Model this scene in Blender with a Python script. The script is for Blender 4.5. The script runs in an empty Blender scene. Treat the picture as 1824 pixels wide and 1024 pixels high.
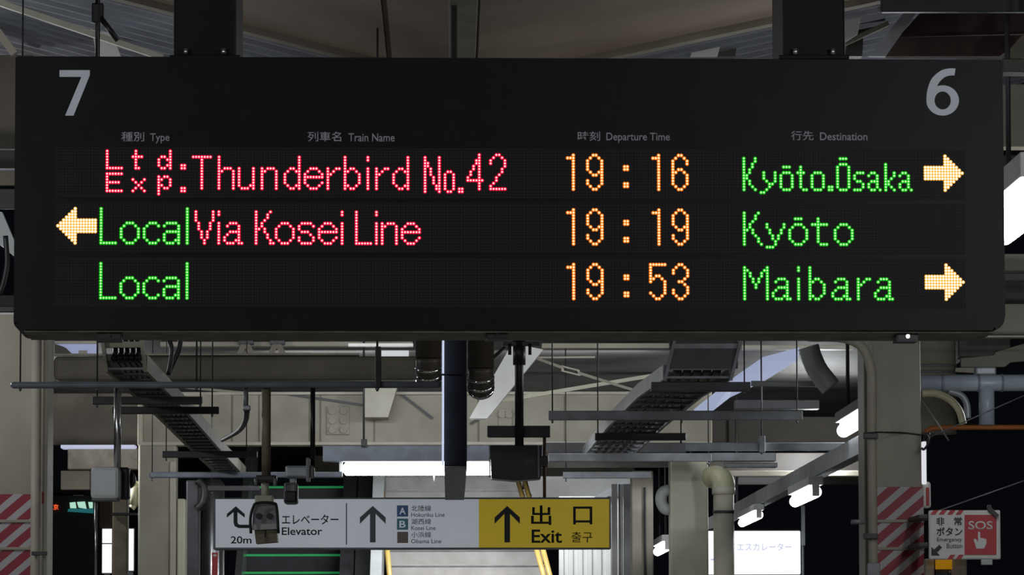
import bpy, bmesh, math, random
from mathutils import Vector, Matrix
random.seed(7)
sc = bpy.context.scene
COL = sc.collection

# ------------------------------------------------------------------ camera
F = 8000.0                       # focal length in pixels of the 1824 px wide frame
CAM = Vector((0, 0, 1.6))
yaw, pitch, roll = math.atan(112 / F), math.atan(668 / F), math.radians(-0.107)
RC = (Matrix.Rotation(-yaw, 3, 'Z') @ Matrix.Rotation(math.pi / 2 + pitch, 3, 'X') @ Matrix.Rotation(roll, 3, 'Z'))
cam = bpy.data.cameras.new('camera')
cam.sensor_fit = 'HORIZONTAL'
cam.sensor_width = 36.0
cam.lens = F / 1824 * 36.0
cam.clip_start, cam.clip_end = 0.1, 500
camo = bpy.data.objects.new('camera', cam)
camo.matrix_world = Matrix.Translation(CAM) @ RC.to_4x4()
COL.objects.link(camo)
sc.camera = camo

# ------------------------------------------------------------------ world, exposure, lamps of the platform
wd = bpy.data.worlds.new('night'); sc.world = wd; wd.use_nodes = True
wd.node_tree.nodes['Background'].inputs[0].default_value = (0.55, 0.65, 0.9, 1)
wd.node_tree.nodes['Background'].inputs[1].default_value = 0.003
sc.view_settings.view_transform = 'Standard'
sc.view_settings.look = 'None'
sc.view_settings.gamma = 1
sc.view_settings.use_curve_mapping = False
sc.view_settings.exposure = 0.0
sc.cycles.use_denoising = True
sc.cycles.max_bounces = 6
sc.cycles.sample_clamp_indirect = 4

def area_light(loc, length, power, color=(0.93, 0.97, 1.0), along='Y', width=0.08, aim=(0, 0, -1)):
    l = bpy.data.lights.new('unseen_area_light', 'AREA')
    l.shape = 'RECTANGLE'; l.energy = power; l.color = color
    l.size, l.size_y = (length, width)
    o = bpy.data.objects.new('unseen_area_light', l)
    z = -Vector(aim).normalized()
    x = Vector((0, 1, 0)) if along == 'Y' else Vector((1, 0, 0))
    y = z.cross(x).normalized(); x = y.cross(z)
    o.matrix_world = Matrix.Translation(loc) @ Matrix((x, y, z)).transposed().to_4x4()
    COL.objects.link(o)
    return o
def point_light(loc, power, r=0.12, color=(0.94, 0.97, 1.0)):
    l = bpy.data.lights.new('platform_point_light', 'POINT'); l.energy = power; l.color = color; l.shadow_soft_size = r
    o = bpy.data.objects.new('platform_point_light', l); o.location = loc; COL.objects.link(o); return o
# the two lamp rows that run along both platform edges (tubes shine all round)
for yy, pl, pr in ((3.5, 135, 150), (8.5, 135, 150), (16.5, 58, 40), (21.0, 50, 0), (26.5, 55, 0), (33, 60, 85), (40, 60, 85)):
    point_light((-3.3, yy, 3.45), pl)
    if pr: point_light((3.3, yy, 3.45), pr)
point_light((3.4, 23.0, 3.1), 38)  # added unseen light that brightens the tee pipe and round column
# stair hall lamp, then unseen lights added to brighten girder and brace
area_light((0.3, 46.5, 4.1), 2.4, 100, along='X', aim=(0, 0.5, -1))
area_light((-1.0, 33.6, 4.0), 1.2, 14, along='X', aim=(0, 1, -.25))
area_light((-0.9, 37.0, 3.95), 1.2, 20, along='X', aim=(0, 1, -.15))
area_light((1.1, 37.0, 3.95), 1.2, 18, along='X', aim=(0, 1, -.15))
area_light((1.0, 33.6, 4.0), 1.2, 14, along='X', aim=(0, 1, -.25))

# ------------------------------------------------------------------ pixel <-> place
def ray(px, py):
    return RC @ Vector(((px - 912) / F, (512 - py) / F, -1))
def W(px, py, D):
    d = ray(px, py); return CAM + d * (D / d.y)
def PZ(px, py, Z):
    d = ray(px, py); return CAM + d * ((Z - CAM.z) / d.z)
def m_at(pxlen, D): return pxlen * D / F

# ------------------------------------------------------------------ materials
def mat(name, col, rough=0.6, metal=0.0, var=0.25, scale=6.0, bump=0.0, emit=None, estr=0.0, spec=0.4):
    m = bpy.data.materials.new(name); m.use_nodes = True
    nt = m.node_tree; b = nt.nodes['Principled BSDF']
    b.inputs['Roughness'].default_value = rough
    b.inputs['Metallic'].default_value = metal
    b.inputs['Specular IOR Level'].default_value = spec
    c = (col[0], col[1], col[2], 1)
    if var > 0:
        tc = nt.nodes.new('ShaderNodeTexCoord')
        n = nt.nodes.new('ShaderNodeTexNoise'); n.inputs['Scale'].default_value = scale
        n.inputs['Detail'].default_value = 6
        nt.links.new(tc.outputs['Object'], n.inputs['Vector'])
        r = nt.nodes.new('ShaderNodeValToRGB')
        r.color_ramp.elements[0].position = 0.3; r.color_ramp.elements[1].position = 0.7
        r.color_ramp.elements[0].color = (c[0] * (1 - var), c[1] * (1 - var * 1.05), c[2] * (1 - var * 1.15), 1)
        r.color_ramp.elements[1].color = (min(1, c[0] * (1 + var * .4)), min(1, c[1] * (1 + var * .4)), min(1, c[2] * (1 + var * .4)), 1)
        nt.links.new(n.outputs['Fac'], r.inputs['Fac'])
        nt.links.new(r.outputs['Color'], b.inputs['Base Color'])
        if bump > 0:
            bp = nt.nodes.new('ShaderNodeBump'); bp.inputs['Strength'].default_value = bump; bp.inputs['Distance'].default_value = 0.01
            nt.links.new(n.outputs['Fac'], bp.inputs['Height']); nt.links.new(bp.outputs['Normal'], b.inputs['Normal'])
    else:
        b.inputs['Base Color'].default_value = c
    if emit:
        b.inputs['Emission Color'].default_value = (emit[0], emit[1], emit[2], 1)
        b.inputs['Emission Strength'].default_value = estr
    return m

def stripes(name, period, slope=0.85):
    m = mat(name, (0.5, 0.5, 0.5), 0.45, var=0)
    nt = m.node_tree; b = nt.nodes['Principled BSDF']
    tc = nt.nodes.new('ShaderNodeNewGeometry')
    sp = nt.nodes.new('ShaderNodeSeparateXYZ'); nt.links.new(tc.outputs['Position'], sp.inputs[0])
    def M(op, a, bb):
        n = nt.nodes.new('ShaderNodeMath'); n.operation = op
        for i, v in enumerate((a, bb)):
            if isinstance(v, (int, float)): n.inputs[i].default_value = v
            else: nt.links.new(v, n.inputs[i])
        return n.outputs[0]
    xy = M('ADD', sp.outputs['X'], sp.outputs['Y'])
    s = M('SUBTRACT', M('MULTIPLY', xy, slope), sp.outputs['Z'])
    fr = M('FRACT', M('DIVIDE', s, period), 0.0)
    g = M('GREATER_THAN', fr, 0.44)
    mx = nt.nodes.new('ShaderNodeMix'); mx.data_type = 'RGBA'
    nt.links.new(g, mx.inputs['Factor'])
    mx.inputs['A'].default_value = (0.42, 0.40, 0.41, 1)
    mx.inputs['B'].default_value = (0.27, 0.018, 0.036, 1)
    no = nt.nodes.new('ShaderNodeTexNoise'); no.inputs['Scale'].default_value = 9; no.inputs['Detail'].default_value = 5
    mu = nt.nodes.new('ShaderNodeMix'); mu.data_type = 'RGBA'; mu.blend_type = 'MULTIPLY'
    mu.inputs['Factor'].default_value = 0.5
    nt.links.new(mx.outputs['Result'], mu.inputs['A']); nt.links.new(no.outputs['Color'], mu.inputs['B'])
    nt.links.new(mx.outputs['Result'], b.inputs['Base Color'])
    return m

def glow(name, col, strength):
    return mat(name, (0.02, 0.02, 0.02), 0.4, var=0, emit=col, estr=strength)

M = dict(
    casing=mat('board_casing', (0.0055, 0.0057, 0.0066), 0.42, var=0.3, scale=14, spec=0.16),
    face=mat('board_face', (0.008, 0.008, 0.010), 0.3, var=0.25, scale=22, spec=0.28),
    board_under=mat('board_underside', (0.26, 0.235, 0.19), 0.55, var=0.5, scale=9),
    grey_print=mat('grey_print', (0.78, 0.82, 0.90), 0.5, var=0.1),
    dim_print=mat('dim_print', (0.42, 0.43, 0.48), 0.5, var=0.1),
    post=mat('post_paint', (0.006, 0.006, 0.0065), 0.45, var=0.3, spec=0.15),
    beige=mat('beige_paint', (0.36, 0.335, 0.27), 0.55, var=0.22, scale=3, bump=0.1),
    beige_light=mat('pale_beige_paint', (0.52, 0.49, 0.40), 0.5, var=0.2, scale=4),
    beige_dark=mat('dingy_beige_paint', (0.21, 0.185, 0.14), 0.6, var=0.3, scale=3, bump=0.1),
    cream=mat('cream_paint', (0.58, 0.56, 0.44), 0.45, var=0.15, scale=3),
    white=mat('white_paint', (0.72, 0.72, 0.70), 0.5, var=0.12, scale=4),
    boxpale=mat('pale_box_paint', (0.78, 0.83, 0.84), 0.35, var=0.1, scale=5),
    pale=mat('pale_grey_paint', (0.45, 0.47, 0.47), 0.4, var=0.12, scale=5),
    brown=mat('brown_soffit', (0.25, 0.185, 0.135), 0.65, var=0.3, scale=1.6, bump=0.1),
    deck=mat('roof_deck', (0.20, 0.215, 0.25), 0.7, 0.0, var=0.35, scale=3, bump=0.15),
    dark_roof=mat('dark_roof', (0.075, 0.072, 0.07), 0.7, var=0.4, scale=2),
    zinc=mat('zinc_channel', (0.24, 0.25, 0.27), 0.45, 0.25, var=0.3, scale=8),
    zinc_light=mat('bright_zinc', (0.42, 0.45, 0.48), 0.4, 0.3, var=0.25, scale=8),
    bluegrey=mat('blue_grey_pipe', (0.17, 0.19, 0.23), 0.35, var=0.25, scale=8),
    bluepipe=mat('pale_blue_pipe', (0.30, 0.35, 0.40), 0.4, var=0.2, scale=6),
    black=mat('black_metal', (0.015, 0.015, 0.017), 0.4, var=0.3),
    darkgrey=mat('dark_grey_metal', (0.05, 0.05, 0.055), 0.45, var=0.3),
    darkbrown=mat('dark_brown_pipe', (0.055, 0.045, 0.035), 0.45, var=0.35),
    tan=mat('tan_pole', (0.24, 0.20, 0.14), 0.5, var=0.35, scale=12),
    steel=mat('stainless', (0.62, 0.63, 0.65), 0.25, 0.9, var=0.1),
    chrome=mat('shiny_ring', (0.75, 0.76, 0.78), 0.12, 1.0, var=0),
    rust=mat('rusty_steel', (0.15, 0.09, 0.06), 0.8, var=0.5, scale=12),
    yellow_pipe=mat('cream_conduit', (0.52, 0.50, 0.33), 0.45, var=0.2),
    orange=mat('orange_cable', (0.55, 0.17, 0.04), 0.5, var=0.2),
    handrail=mat('yellow_handrail', (0.62, 0.42, 0.12), 0.4, var=0.2),
    sign_white=mat('sign_white', (0.55, 0.58, 0.63), 0.35, var=0.06, emit=(0.62, 0.66, 0.73), estr=0.30),
    sign_yellow=mat('sign_yellow', (0.60, 0.44, 0.015), 0.35, var=0.06, emit=(0.62, 0.45, 0.02), estr=0.26),
    ink=mat('sign_ink', (0.028, 0.03, 0.035), 0.5, var=0.1),
    ink_soft=mat('sign_ink_grey', (0.16, 0.17, 0.20), 0.5, var=0.1),
    sq_blue=mat('line_blue', (0.15, 0.30, 0.62), 0.5, var=0.05),
    sq_cyan=mat('line_cyan', (0.17, 0.47, 0.60), 0.5, var=0.05),
    sq_grey=mat('line_taupe', (0.34, 0.28, 0.25), 0.5, var=0.05),
    red=mat('red_enamel', (0.46, 0.025, 0.035), 0.4, var=0.1),
    amber=mat('amber_lens', (0.65, 0.30, 0.01), 0.25, var=0.1, emit=(0.8, 0.36, 0.01), estr=0.25),
    green_edge=mat('green_step_edge', (0.02, 0.30, 0.09), 0.5, var=0.1, emit=(0.02, 0.5, 0.12), estr=0.25),
    step=mat('escalator_step', (0.03, 0.032, 0.036), 0.45, 0.3, var=0.3),
    stair=mat('stair_tread', (0.58, 0.55, 0.53), 0.6, var=0.18, scale=5),
    floor=mat('platform_floor', (0.26, 0.25, 0.23), 0.7, var=0.2, scale=1.5, bump=0.1),
    wood=mat('red_brown_board', (0.06, 0.032, 0.026), 0.7, var=0.4, scale=2),
    sign_case=mat('sign_case', (0.055, 0.06, 0.075), 0.5, var=0.25, spec=0.2),
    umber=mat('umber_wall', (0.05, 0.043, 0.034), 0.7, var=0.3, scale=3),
    rubber=mat('black_rubber', (0.012, 0.012, 0.012), 0.5, var=0.2),
    tube=glow('fluorescent_tube', (0.95, 0.98, 1.0), 20),
    tube_soft=glow('fluorescent_tube_far', (0.92, 0.97, 1.0), 7),
    lightbox=glow('lit_panel', (0.95, 0.97, 1.0), 1.35),
    lightbox_ink=mat('lit_panel_print', (0.05, 0.06, 0.1), 0.5, var=0, emit=(0.55, 0.6, 0.8), estr=0.9),
    cab=glow('train_cab_light', (0.55, 0.95, 0.75), 0.75),
    cab_low=glow('train_cab_low_light', (0.02, 0.18, 0.2), 0.6),
    led_sign=glow('train_led', (1.0, 0.12, 0.03), 1.2),
    hazard=stripes('hazard_stripes', 0.094),
)
LED = {}
for k, core, rim in (('red', (1.0, 0.50, 0.50), (1.0, 0.002, 0.05)), ('green', (0.62, 1.0, 0.50), (0.005, 0.66, 0.005)),
                     ('orange', (1.0, 0.80, 0.40), (1.0, 0.21, 0.006)), ('arrow', (1.0, 0.94, 0.68), (1.0, 0.46, 0.06))):
    LED[k] = (glow(k + '_led_rim', rim, 1.0 if k != 'green' else 0.85), glow(k + '_led_core', core, 2.0 if k != 'green' else 1.15))

# unlit dots of the display panel
def panel_material(p):
    m = mat('led_panel', (0.02, 0.018, 0.018), 0.5, var=0, spec=0.14)
    nt = m.node_tree; b = nt.nodes['Principled BSDF']
    tc = nt.nodes.new('ShaderNodeTexCoord'); sp = nt.nodes.new('ShaderNodeSeparateXYZ')
    nt.links.new(tc.outputs['Object'], sp.inputs[0])
    def Mt(op, a, bb=0.0):
        n = nt.nodes.new('ShaderNodeMath'); n.operation = op
        for i, v in enumerate((a, bb)):
            if isinstance(v, (int, float)): n.inputs[i].default_value = v
            else: nt.links.new(v, n.inputs[i])
        return n.outputs[0]
    u = Mt('SUBTRACT', Mt('FRACT', Mt('DIVIDE', sp.outputs['X'], p)), 0.5)
    v = Mt('SUBTRACT', Mt('FRACT', Mt('DIVIDE', sp.outputs['Z'], p)), 0.5)
    r2 = Mt('ADD', Mt('MULTIPLY', u, u), Mt('MULTIPLY', v, v))
    g = Mt('LESS_THAN', r2, 0.11)
    mx = nt.nodes.new('ShaderNodeMix'); mx.data_type = 'RGBA'
    nt.links.new(g, mx.inputs['Factor'])
    mx.inputs['A'].default_value = (0.0145, 0.0125, 0.013, 1)
    mx.inputs['B'].default_value = (0.030, 0.025, 0.027, 1)
    nt.links.new(mx.outputs['Result'], b.inputs['Base Color'])
    return m

# ------------------------------------------------------------------ mesh helpers
def nb(): return bmesh.new()
def box(bm, lo, hi, bev=0.0, R=None, pivot=None):
    lo, hi = Vector(lo), Vector(hi)
    c = (lo + hi) / 2; s = hi - lo
    t = bmesh.new()
    bmesh.ops.create_cube(t, size=1)
    for v in t.verts: v.co = Vector((v.co.x * s.x, v.co.y * s.y, v.co.z * s.z)) + c
    if bev > 0:
        bmesh.ops.bevel(t, geom=t.edges[:], offset=min(bev, min(s) * .45), segments=2, affect='EDGES', profile=0.5)
    if R is not None:
        p = pivot if pivot is not None else c
        for v in t.verts: v.co = R @ (v.co - p) + p
    merge(bm, t)
def merge(bm, t):
    me = bpy.data.meshes.new('tmp'); t.to_mesh(me); t.free(); bm.from_mesh(me); bpy.data.meshes.remove(me)
def B(bm, x0, y0, x1, y1, D, t, bev=0.004):
    a, b = W(x0, y1, D), W(x1, y0, D)
    box(bm, (min(a.x, b.x), D, min(a.z, b.z)), (max(a.x, b.x), D + t, max(a.z, b.z)), bev)
def frame_of(d):
    d = d.normalized()
    u = Vector((0, 0, 1)) if abs(d.z) < 0.9 else Vector((1, 0, 0))
    a = d.cross(u).normalized(); return a, a.cross(d).normalized()
def tube(bm, pts, r, seg=14, cap=True):
    pts = [Vector(p) for p in pts]
    rs = r if isinstance(r, (list, tuple)) else [r] * len(pts)
    rings = []
    a = None
    for i, p in enumerate(pts):
        d = (pts[min(i + 1, len(pts) - 1)] - pts[max(i - 1, 0)]).normalized()
        if a is None: a, b = frame_of(d)
        else:
            a = (a - d * a.dot(d)).normalized(); b = a.cross(d).normalized()
        rings.append([bm.verts.new(p + (a * math.cos(2 * math.pi * k / seg) + b * math.sin(2 * math.pi * k / seg)) * rs[i]) for k in range(seg)])
    for i in range(len(rings) - 1):
        for k in range(seg):
            f = bm.faces.new((rings[i][k], rings[i][(k + 1) % seg], rings[i + 1][(k + 1) % seg], rings[i + 1][k])); f.smooth = True
    if cap:
        bm.faces.new(rings[0]); bm.faces.new(rings[-1][::-1])
def curve(pts, n=10):
    """smooth path through a few points (Catmull-Rom)"""
    P = [Vector(p) for p in pts]; P = [2 * P[0] - P[1]] + P + [2 * P[-1] - P[-2]]
    out = []
    for i in range(1, len(P) - 2):
        for k in range(n):
            t = k / n
            out.append(0.5 * ((2 * P[i]) + (P[i + 1] - P[i - 1]) * t + (2 * P[i - 1] - 5 * P[i] + 4 * P[i + 1] - P[i + 2]) * t * t + (3 * P[i] - P[i - 1] - 3 * P[i + 1] + P[i + 2]) * t ** 3))
    out.append(P[-2]); return out
def vpole(bm, x, y0, y1, D, wpx, seg=14):
    a, b = W(x, y0, D), W(x, y1, D); b.x = a.x
    tube(bm, [a, b], m_at(wpx / 2, D), seg)
def prism(bm, poly, D, t):
    """polygon of pixel corners at depth D, t thick"""
    fr = [bm.verts.new(W(x, y, D)) for x, y in poly]
    bk = [bm.verts.new(v.co + Vector((0, t, 0))) for v in fr]
    n = len(fr)
    bm.faces.new(fr); bm.faces.new(bk[::-1])
    for i in range(n): bm.faces.new((fr[i], bk[i], bk[(i + 1) % n], fr[(i + 1) % n]))
def bar(bm, p, q, w, h, up=(0, 0, 1)):
    """rectangular bar from p to q"""
    p, q = Vector(p), Vector(q); d = (q - p).normalized(); up = Vector(up)
    a = d.cross(up).normalized() * (w / 2); b = a.cross(d).normalized() * (h / 2)
    r = [[bm.verts.new(c + a * i + b * j) for i, j in ((-1, -1), (1, -1), (1, 1), (-1, 1))] for c in (p, q)]
    for k in range(4): bm.faces.new((r[0][k], r[0][(k + 1) % 4], r[1][(k + 1) % 4], r[1][k]))
    bm.faces.new(r[0][::-1]); bm.faces.new(r[1])

# ------------------------------------------------------------------ objects
def tag(o, label=None, cat=None, group=None, kind=None):
    if label: o['label'] = label
    if cat: o['category'] = cat
    if group: o['group'] = group
    if kind: o['kind'] = kind
    return o
def root(name, label, cat, loc, group=None):
    o = bpy.data.objects.new(name, None); o.location = loc; o.empty_display_size = 0.1
    COL.objects.link(o); return tag(o, label, cat, group)
def part(name, bm, m, parent, label=None):
    """one mesh object; world-space bmesh, parented to an unrotated root (or part)"""
    bmesh.ops.recalc_face_normals(bm, faces=bm.faces[:])
    me = bpy.data.meshes.new(name); bm.to_mesh(me); bm.free()
    for mm in (m if isinstance(m, (list, tuple)) else [m]): me.materials.append(mm)
    o = bpy.data.objects.new(name, me); COL.objects.link(o)
    off = Vector((0, 0, 0)); p = parent
    while p is not None: off += Vector(p.location); p = p.parent
    me.transform(Matrix.Translation(-off))
    o.parent = parent
    if label: o['label'] = label
    return o
def single(name, bm, m, label, cat, group=None, kind=None):
    bmesh.ops.recalc_face_normals(bm, faces=bm.faces[:])
    me = bpy.data.meshes.new(name); bm.to_mesh(me); bm.free()
    for mm in (m if isinstance(m, (list, tuple)) else [m]): me.materials.append(mm)
    vs = [v.co for v in me.vertices]
    c = Vector((sum(v.x for v in vs) / len(vs), sum(v.y for v in vs) / len(vs), min(v.z for v in vs)))
    me.transform(Matrix.Translation(-c))
    o = bpy.data.objects.new(name, me); o.location = c; COL.objects.link(o)
    return tag(o, label, cat, group, kind)

class Plane:
    """an upright surface on which writing and flat marks are placed"""
    def __init__(s, o, ux):
        s.o = Vector(o); s.ux = Vector(ux).normalized(); s.uz = Vector((0, 0, 1)); s.n = s.ux.cross(s.uz)
    def hit(s, px, py):
        d = ray(px, py); t = (s.o - CAM).dot(s.n) / d.dot(s.n); return CAM + d * t
    def uv(s, px, py):
        h = s.hit(px, py) - s.o; return h.dot(s.ux), h.z
    def at(s, u, v, w=0.0): return s.o + s.ux * u + s.uz * v + s.n * w

def text_mesh(txt, bold=0.0):
    cu = bpy.data.curves.new('txt', 'FONT'); cu.body = txt; cu.size = 1.0; cu.offset = bold; cu.resolution_u = 4
    o = bpy.data.objects.new('txt', cu); COL.objects.link(o)
    bpy.context.view_layer.update()
    dg = bpy.context.evaluated_depsgraph_get()
    me = bpy.data.meshes.new_from_object(o.evaluated_get(dg))
    bm = bmesh.new(); bm.from_mesh(me)
    bpy.data.objects.remove(o); bpy.data.curves.remove(cu); bpy.data.meshes.remove(me)
    return bm
def lettering(pl, txt, x0, y0, x1, y1, m, parent, bold=0.0, lift=0.0015, name='lettering', label=None):
    bm = text_mesh(txt, bold)
    xs = [v.co.x for v in bm.verts]; ys = [v.co.y for v in bm.verts]
    ax, bx, ay, by = min(xs), max(xs), min(ys), max(ys)
    (u0, v0), (u1, v1) = pl.uv(x0, y1), pl.uv(x1, y0)
    for v in bm.verts:
        u = u0 + (v.co.x - ax) / (bx - ax) * (u1 - u0); w = v0 + (v.co.y - ay) / (by - ay) * (v1 - v0)
        v.co = pl.at(u, w, lift)
    ex = bmesh.ops.extrude_face_region(bm, geom=bm.faces[:])
    for g in ex['geom']:
        if isinstance(g, bmesh.types.BMVert): g.co -= pl.n * (lift + 0.0005)
    return part(name, bm, m, parent, label)
def flat(pl, poly, m, parent, lift=0.001, name='marking', label=None, bm=None, done=True):
    b = bm or nb()
    fr = [b.verts.new(pl.at(*pl.uv(x, y), lift)) for x, y in poly]
    bk = [b.verts.new(v.co - pl.n * (lift + 0.0005)) for v in fr]
    b.faces.new(fr); b.faces.new(bk[::-1]); n = len(fr)
    for i in range(n): b.faces.new((fr[i], bk[i], bk[(i + 1) % n], fr[(i + 1) % n]))
    return part(name, b, m, parent, label) if done else b
def rect(x0, y0, x1, y1): return [(x0, y1), (x1, y1), (x1, y0), (x0, y0)]

# ================================================================== SETTING: floor, roof
bm = nb(); box(bm, (-4.2, -3, -0.3), (4.2, 62, 0)); single('floor', bm, M['floor'], 'grey platform floor', 'floor', kind='structure')

for sg, nm in ((-1, 'floor_track_seven'), (1, 'floor_track_six')):
    bm = nb(); box(bm, (min(sg * 4.2, sg * 9), -3, -1.3), (max(sg * 4.2, sg * 9), 75, -1.1)); single(nm, bm, M['darkgrey'], 'dark track bed beside the platform', 'track bed', kind='structure')

XC, ZC, SL, SR = W(830, 144, 20).x, W(830, 144, 20).z, 0.259, 0.212
def vz(x): return ZC + (SL * (XC - x) if x < XC else SR * (x - XC))
def ctop(x, y): return vz(x) + .02 if y < 20 else (vz(x) + .12 if y < 33 else 4.18)
def vsheet(bm, y0, y1, dz, th, xl, xr):
    for sgn, xe in ((-1, xl), (1, xr)):
        p = [(XC, y0), (xe, y0), (xe, y1), (XC, y1)]
        lo = [bm.verts.new((x, y, vz(x) + dz)) for x, y in p]; hi = [bm.verts.new((x, y, vz(x) + dz + th)) for x, y in p]
        bm.faces.new(lo); bm.faces.new(hi)
        for i in range(4): bm.faces.new((lo[i], lo[(i + 1) % 4], hi[(i + 1) % 4], hi[i]))
bm = nb(); vsheet(bm, 8, 20, 0, 0.04, W(330, 0, 20).x - 0.3, W(1520, 0, 20).x); single('ceiling', bm, M['brown'], 'brown boarded soffit over the platform', 'ceiling', kind='structure')
# seams and central gutter rib under the soffit
for x0, x1, dz, m in ((800, 845, 0.035, 'beige_dark'), (848, 851, 0.012, 'darkbrown'), (688, 690, 0.012, 'darkbrown')):
    bm = nb(); a, b = W(x0, 95, 19.9).x, W(x1, 95, 19.9).x; z = min(vz(a), vz(b))
    box(bm, (a, 9, z - dz), (b, 19.95, z + 0.05), 0.003)
    single('trim_rib', bm, M[m], 'rib under the soffit', 'trim', kind='structure')
# pale edge beam along the end of the soffit, corrugated deck beyond it
bm = nb(); vsheet(bm, 20.02, 20.14, -0.03, 0.10, -3.6, 3.6); single('trim_edge', bm, M['beige_dark'], 'pale edge beam of the soffit', 'trim', kind='structure')
bm = nb()
ny = 150
for sgn, xe in ((-1, -4.4), (1, 3.4)):
    prev = None
    for i in range(ny * 4 + 1):
        y = 20.3 + i * 0.05
        if y > 33: break
        dz = 0.10 + (0.018 if (i % 5) in (0, 1, 2) else 0.0)
        cur = [bm.verts.new((XC, y, ZC + dz)), bm.verts.new((xe, y, vz(xe) + dz))]
        if prev: bm.faces.new((prev[0], prev[1], cur[1], cur[0]))
        prev = cur
single('ceiling_deck', bm, M['deck'], 'blue grey corrugated roof deck', 'ceiling', kind='structure')
# flat dark ceiling of the passage behind
bm = nb(); box(bm, (-4.4, 33, 4.175), (4.4, 62, 4.3)); single('ceiling_passage', bm, M['dark_roof'], 'dark ceiling of the passage', 'ceiling', kind='structure')

# ================================================================== DEPARTURE BOARD
th = math.radians(1.6)
pb = Plane(W(24, 590, 13.55), (math.cos(th), math.sin(th), 0))
Rb = Matrix.Rotation(th, 3, 'Z')
uL, vB = pb.uv(24, 586); uR, _ = pb.uv(1791, 583); vT = pb.uv(24, 100)[1]
DEP = 0.40
board = root('departure_board', 'wide black platform departure board with lit train times hanging from two posts', 'departure board', pb.at((uL + uR) / 2, vB))
def bplate(bm, x0, y0, x1, y1, w0, w1, bev=0.0, corner=0.0):
    (a, b), (c, d) = pb.uv(x0, y1), pb.uv(x1, y0)
    rplate(bm, a, b, c, d, w0, w1, bev, corner)
def rplate(bm, a, b, c, d, w0, w1, bev=0.0, corner=0.0):
    pts = []
    if corner > 0:
        for qx, qy, s in ((c, d, 0), (a, d, 90), (a, b, 180), (c, b, 270)):
            corner = .006 if s < 180 else (.022 if s == 180 else .04)
            cx = qx - corner if qx == c else qx + corner; cy = qy - corner if qy == d else qy + corner
            for k in range(6):
                an = math.radians(s + 90 * k / 5); pts.append((cx + corner * math.cos(an), cy + corner * math.sin(an)))
    else: pts = [(a, b), (c, b), (c, d), (a, d)]
    fr = [bm.verts.new(pb.at(u, v, w1)) for u, v in pts]; bk = [bm.verts.new(pb.at(u, v, w0)) for u, v in pts]
    f = bm.faces.new(fr); g = bm.faces.new(bk[::-1]); n = len(pts)
    for i in range(n): bm.faces.new((fr[i], bk[i], bk[(i + 1) % n], fr[(i + 1) % n]))
    if bev > 0: bmesh.ops.bevel(bm, geom=list(f.edges), offset=bev, segments=2, affect='EDGES')
bm = nb(); rplate(bm, uL, vB, uR, vT, -DEP, 0.0, 0.012, 0.03); part('casing', bm, M['casing'], board)
bm = nb(); rplate(bm, uL + .03, vB - 0.006, uR - .03, vB + 0.01, -DEP + .02, -0.03); part('underside', bm, M['board_under'], board)
P0u, P0v = pb.uv(103.4, 372.2)         # tip column, row 2, r1
pit = (pb.uv(1713.4, 302)[0] - P0u) / 317.0
ROWV = {0: pb.uv(190.3, 269.0)[1], 1: pb.uv(180.3, 371.8)[1] + pit, 2: pb.uv(180.3, 469.5)[1] + pit}
M['panel'] = panel_material(pit)
(pa, pbt), (pc, pd) = pb.uv(95, 545), pb.uv(1718, 262)
for k in range(3):
    bm = nb(); v1 = ROWV[k] + pit * 1.3; v0 = ROWV[k] - pit * 16.3
    rplate(bm, pa, v0, pc, v1, -0.002, 0.0015)
    o = part('display_panel', bm, M['panel'], board)
for x0, x1, w in ((170, 215, .03), (868, 905, .025), (1602, 1640, .03)):
    bm = nb(); u0 = pb.uv(x0, 590)[0]; u1 = pb.uv(x1, 590)[0]
    rplate(bm, u0, vB - w, u1, vB - 0.004, -0.16, -0.06, 0.004); lt = part('latch', bm, M['black'], board)
    bm = nb(); tube(bm, [pb.at((u0 + u1) / 2, vB - w * .5, -0.065), pb.at((u0 + u1) / 2, vB - w * .5, -0.052)], 0.006); part('bolt', bm, M['chrome'], lt)
# headings and platform numbers
for t, x0, y0, x1, y1 in (('種別', 216, 235, 257, 252), ('列車名', 548, 234.5, 608, 252), ('時刻', 1029, 234, 1069, 251), ('行先', 1409, 233, 1449, 250)):
    lettering(pb, t, x0, y0, x1, y1, M['dim_print'], board, 0.010)
for t, x0, y0, x1, y1 in (('Type', 267, 237.5, 302, 255.5), ('Train Name', 620.5, 237.5, 703, 252), ('Departure Time', 1080, 236.5, 1193, 254.5), ('Destination', 1460.5, 236, 1545, 250)):
    lettering(pb, t, x0, y0, x1, y1, M['dim_print'], board, 0.011)

def digit_poly(pts, name='platform_number', bm=None):
    vs = [bm.verts.new(pb.at(*pb.uv(x, y), .0015)) for x, y in pts]; bm.faces.new(vs)
def close_digit(bm):
    bm.normal_update(); bmesh.ops.triangulate(bm, faces=bm.faces[:], ngon_method='EAR_CLIP')
    ex = bmesh.ops.extrude_face_region(bm, geom=bm.faces[:])
    for g in ex['geom']:
        if isinstance(g, bmesh.types.BMVert): g.co -= pb.n * .002
    part('platform_number', bm, M['grey_print'], board)
bm = nb(); digit_poly([(106, 137), (106, 125), (160, 125), (160, 134), (131, 206), (116, 206), (145, 137)], bm=bm); close_digit(bm)
bm = nb()
cx, cy = 1679.0, 179.0
ring = []
for k in range(48):
    a = 2 * math.pi * k / 48
    ring.append(((cx + 29 * math.cos(a), cy + 27 * math.sin(a)), (cx + 14.5 * math.cos(a), cy + 16 * math.sin(a))))
ov = [[bm.verts.new(pb.at(*pb.uv(*p), .0015)) for p in pr] for pr in ring]
for k in range(48): bm.faces.new((ov[k][0], ov[(k + 1) % 48][0], ov[(k + 1) % 48][1], ov[k][1]))
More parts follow.
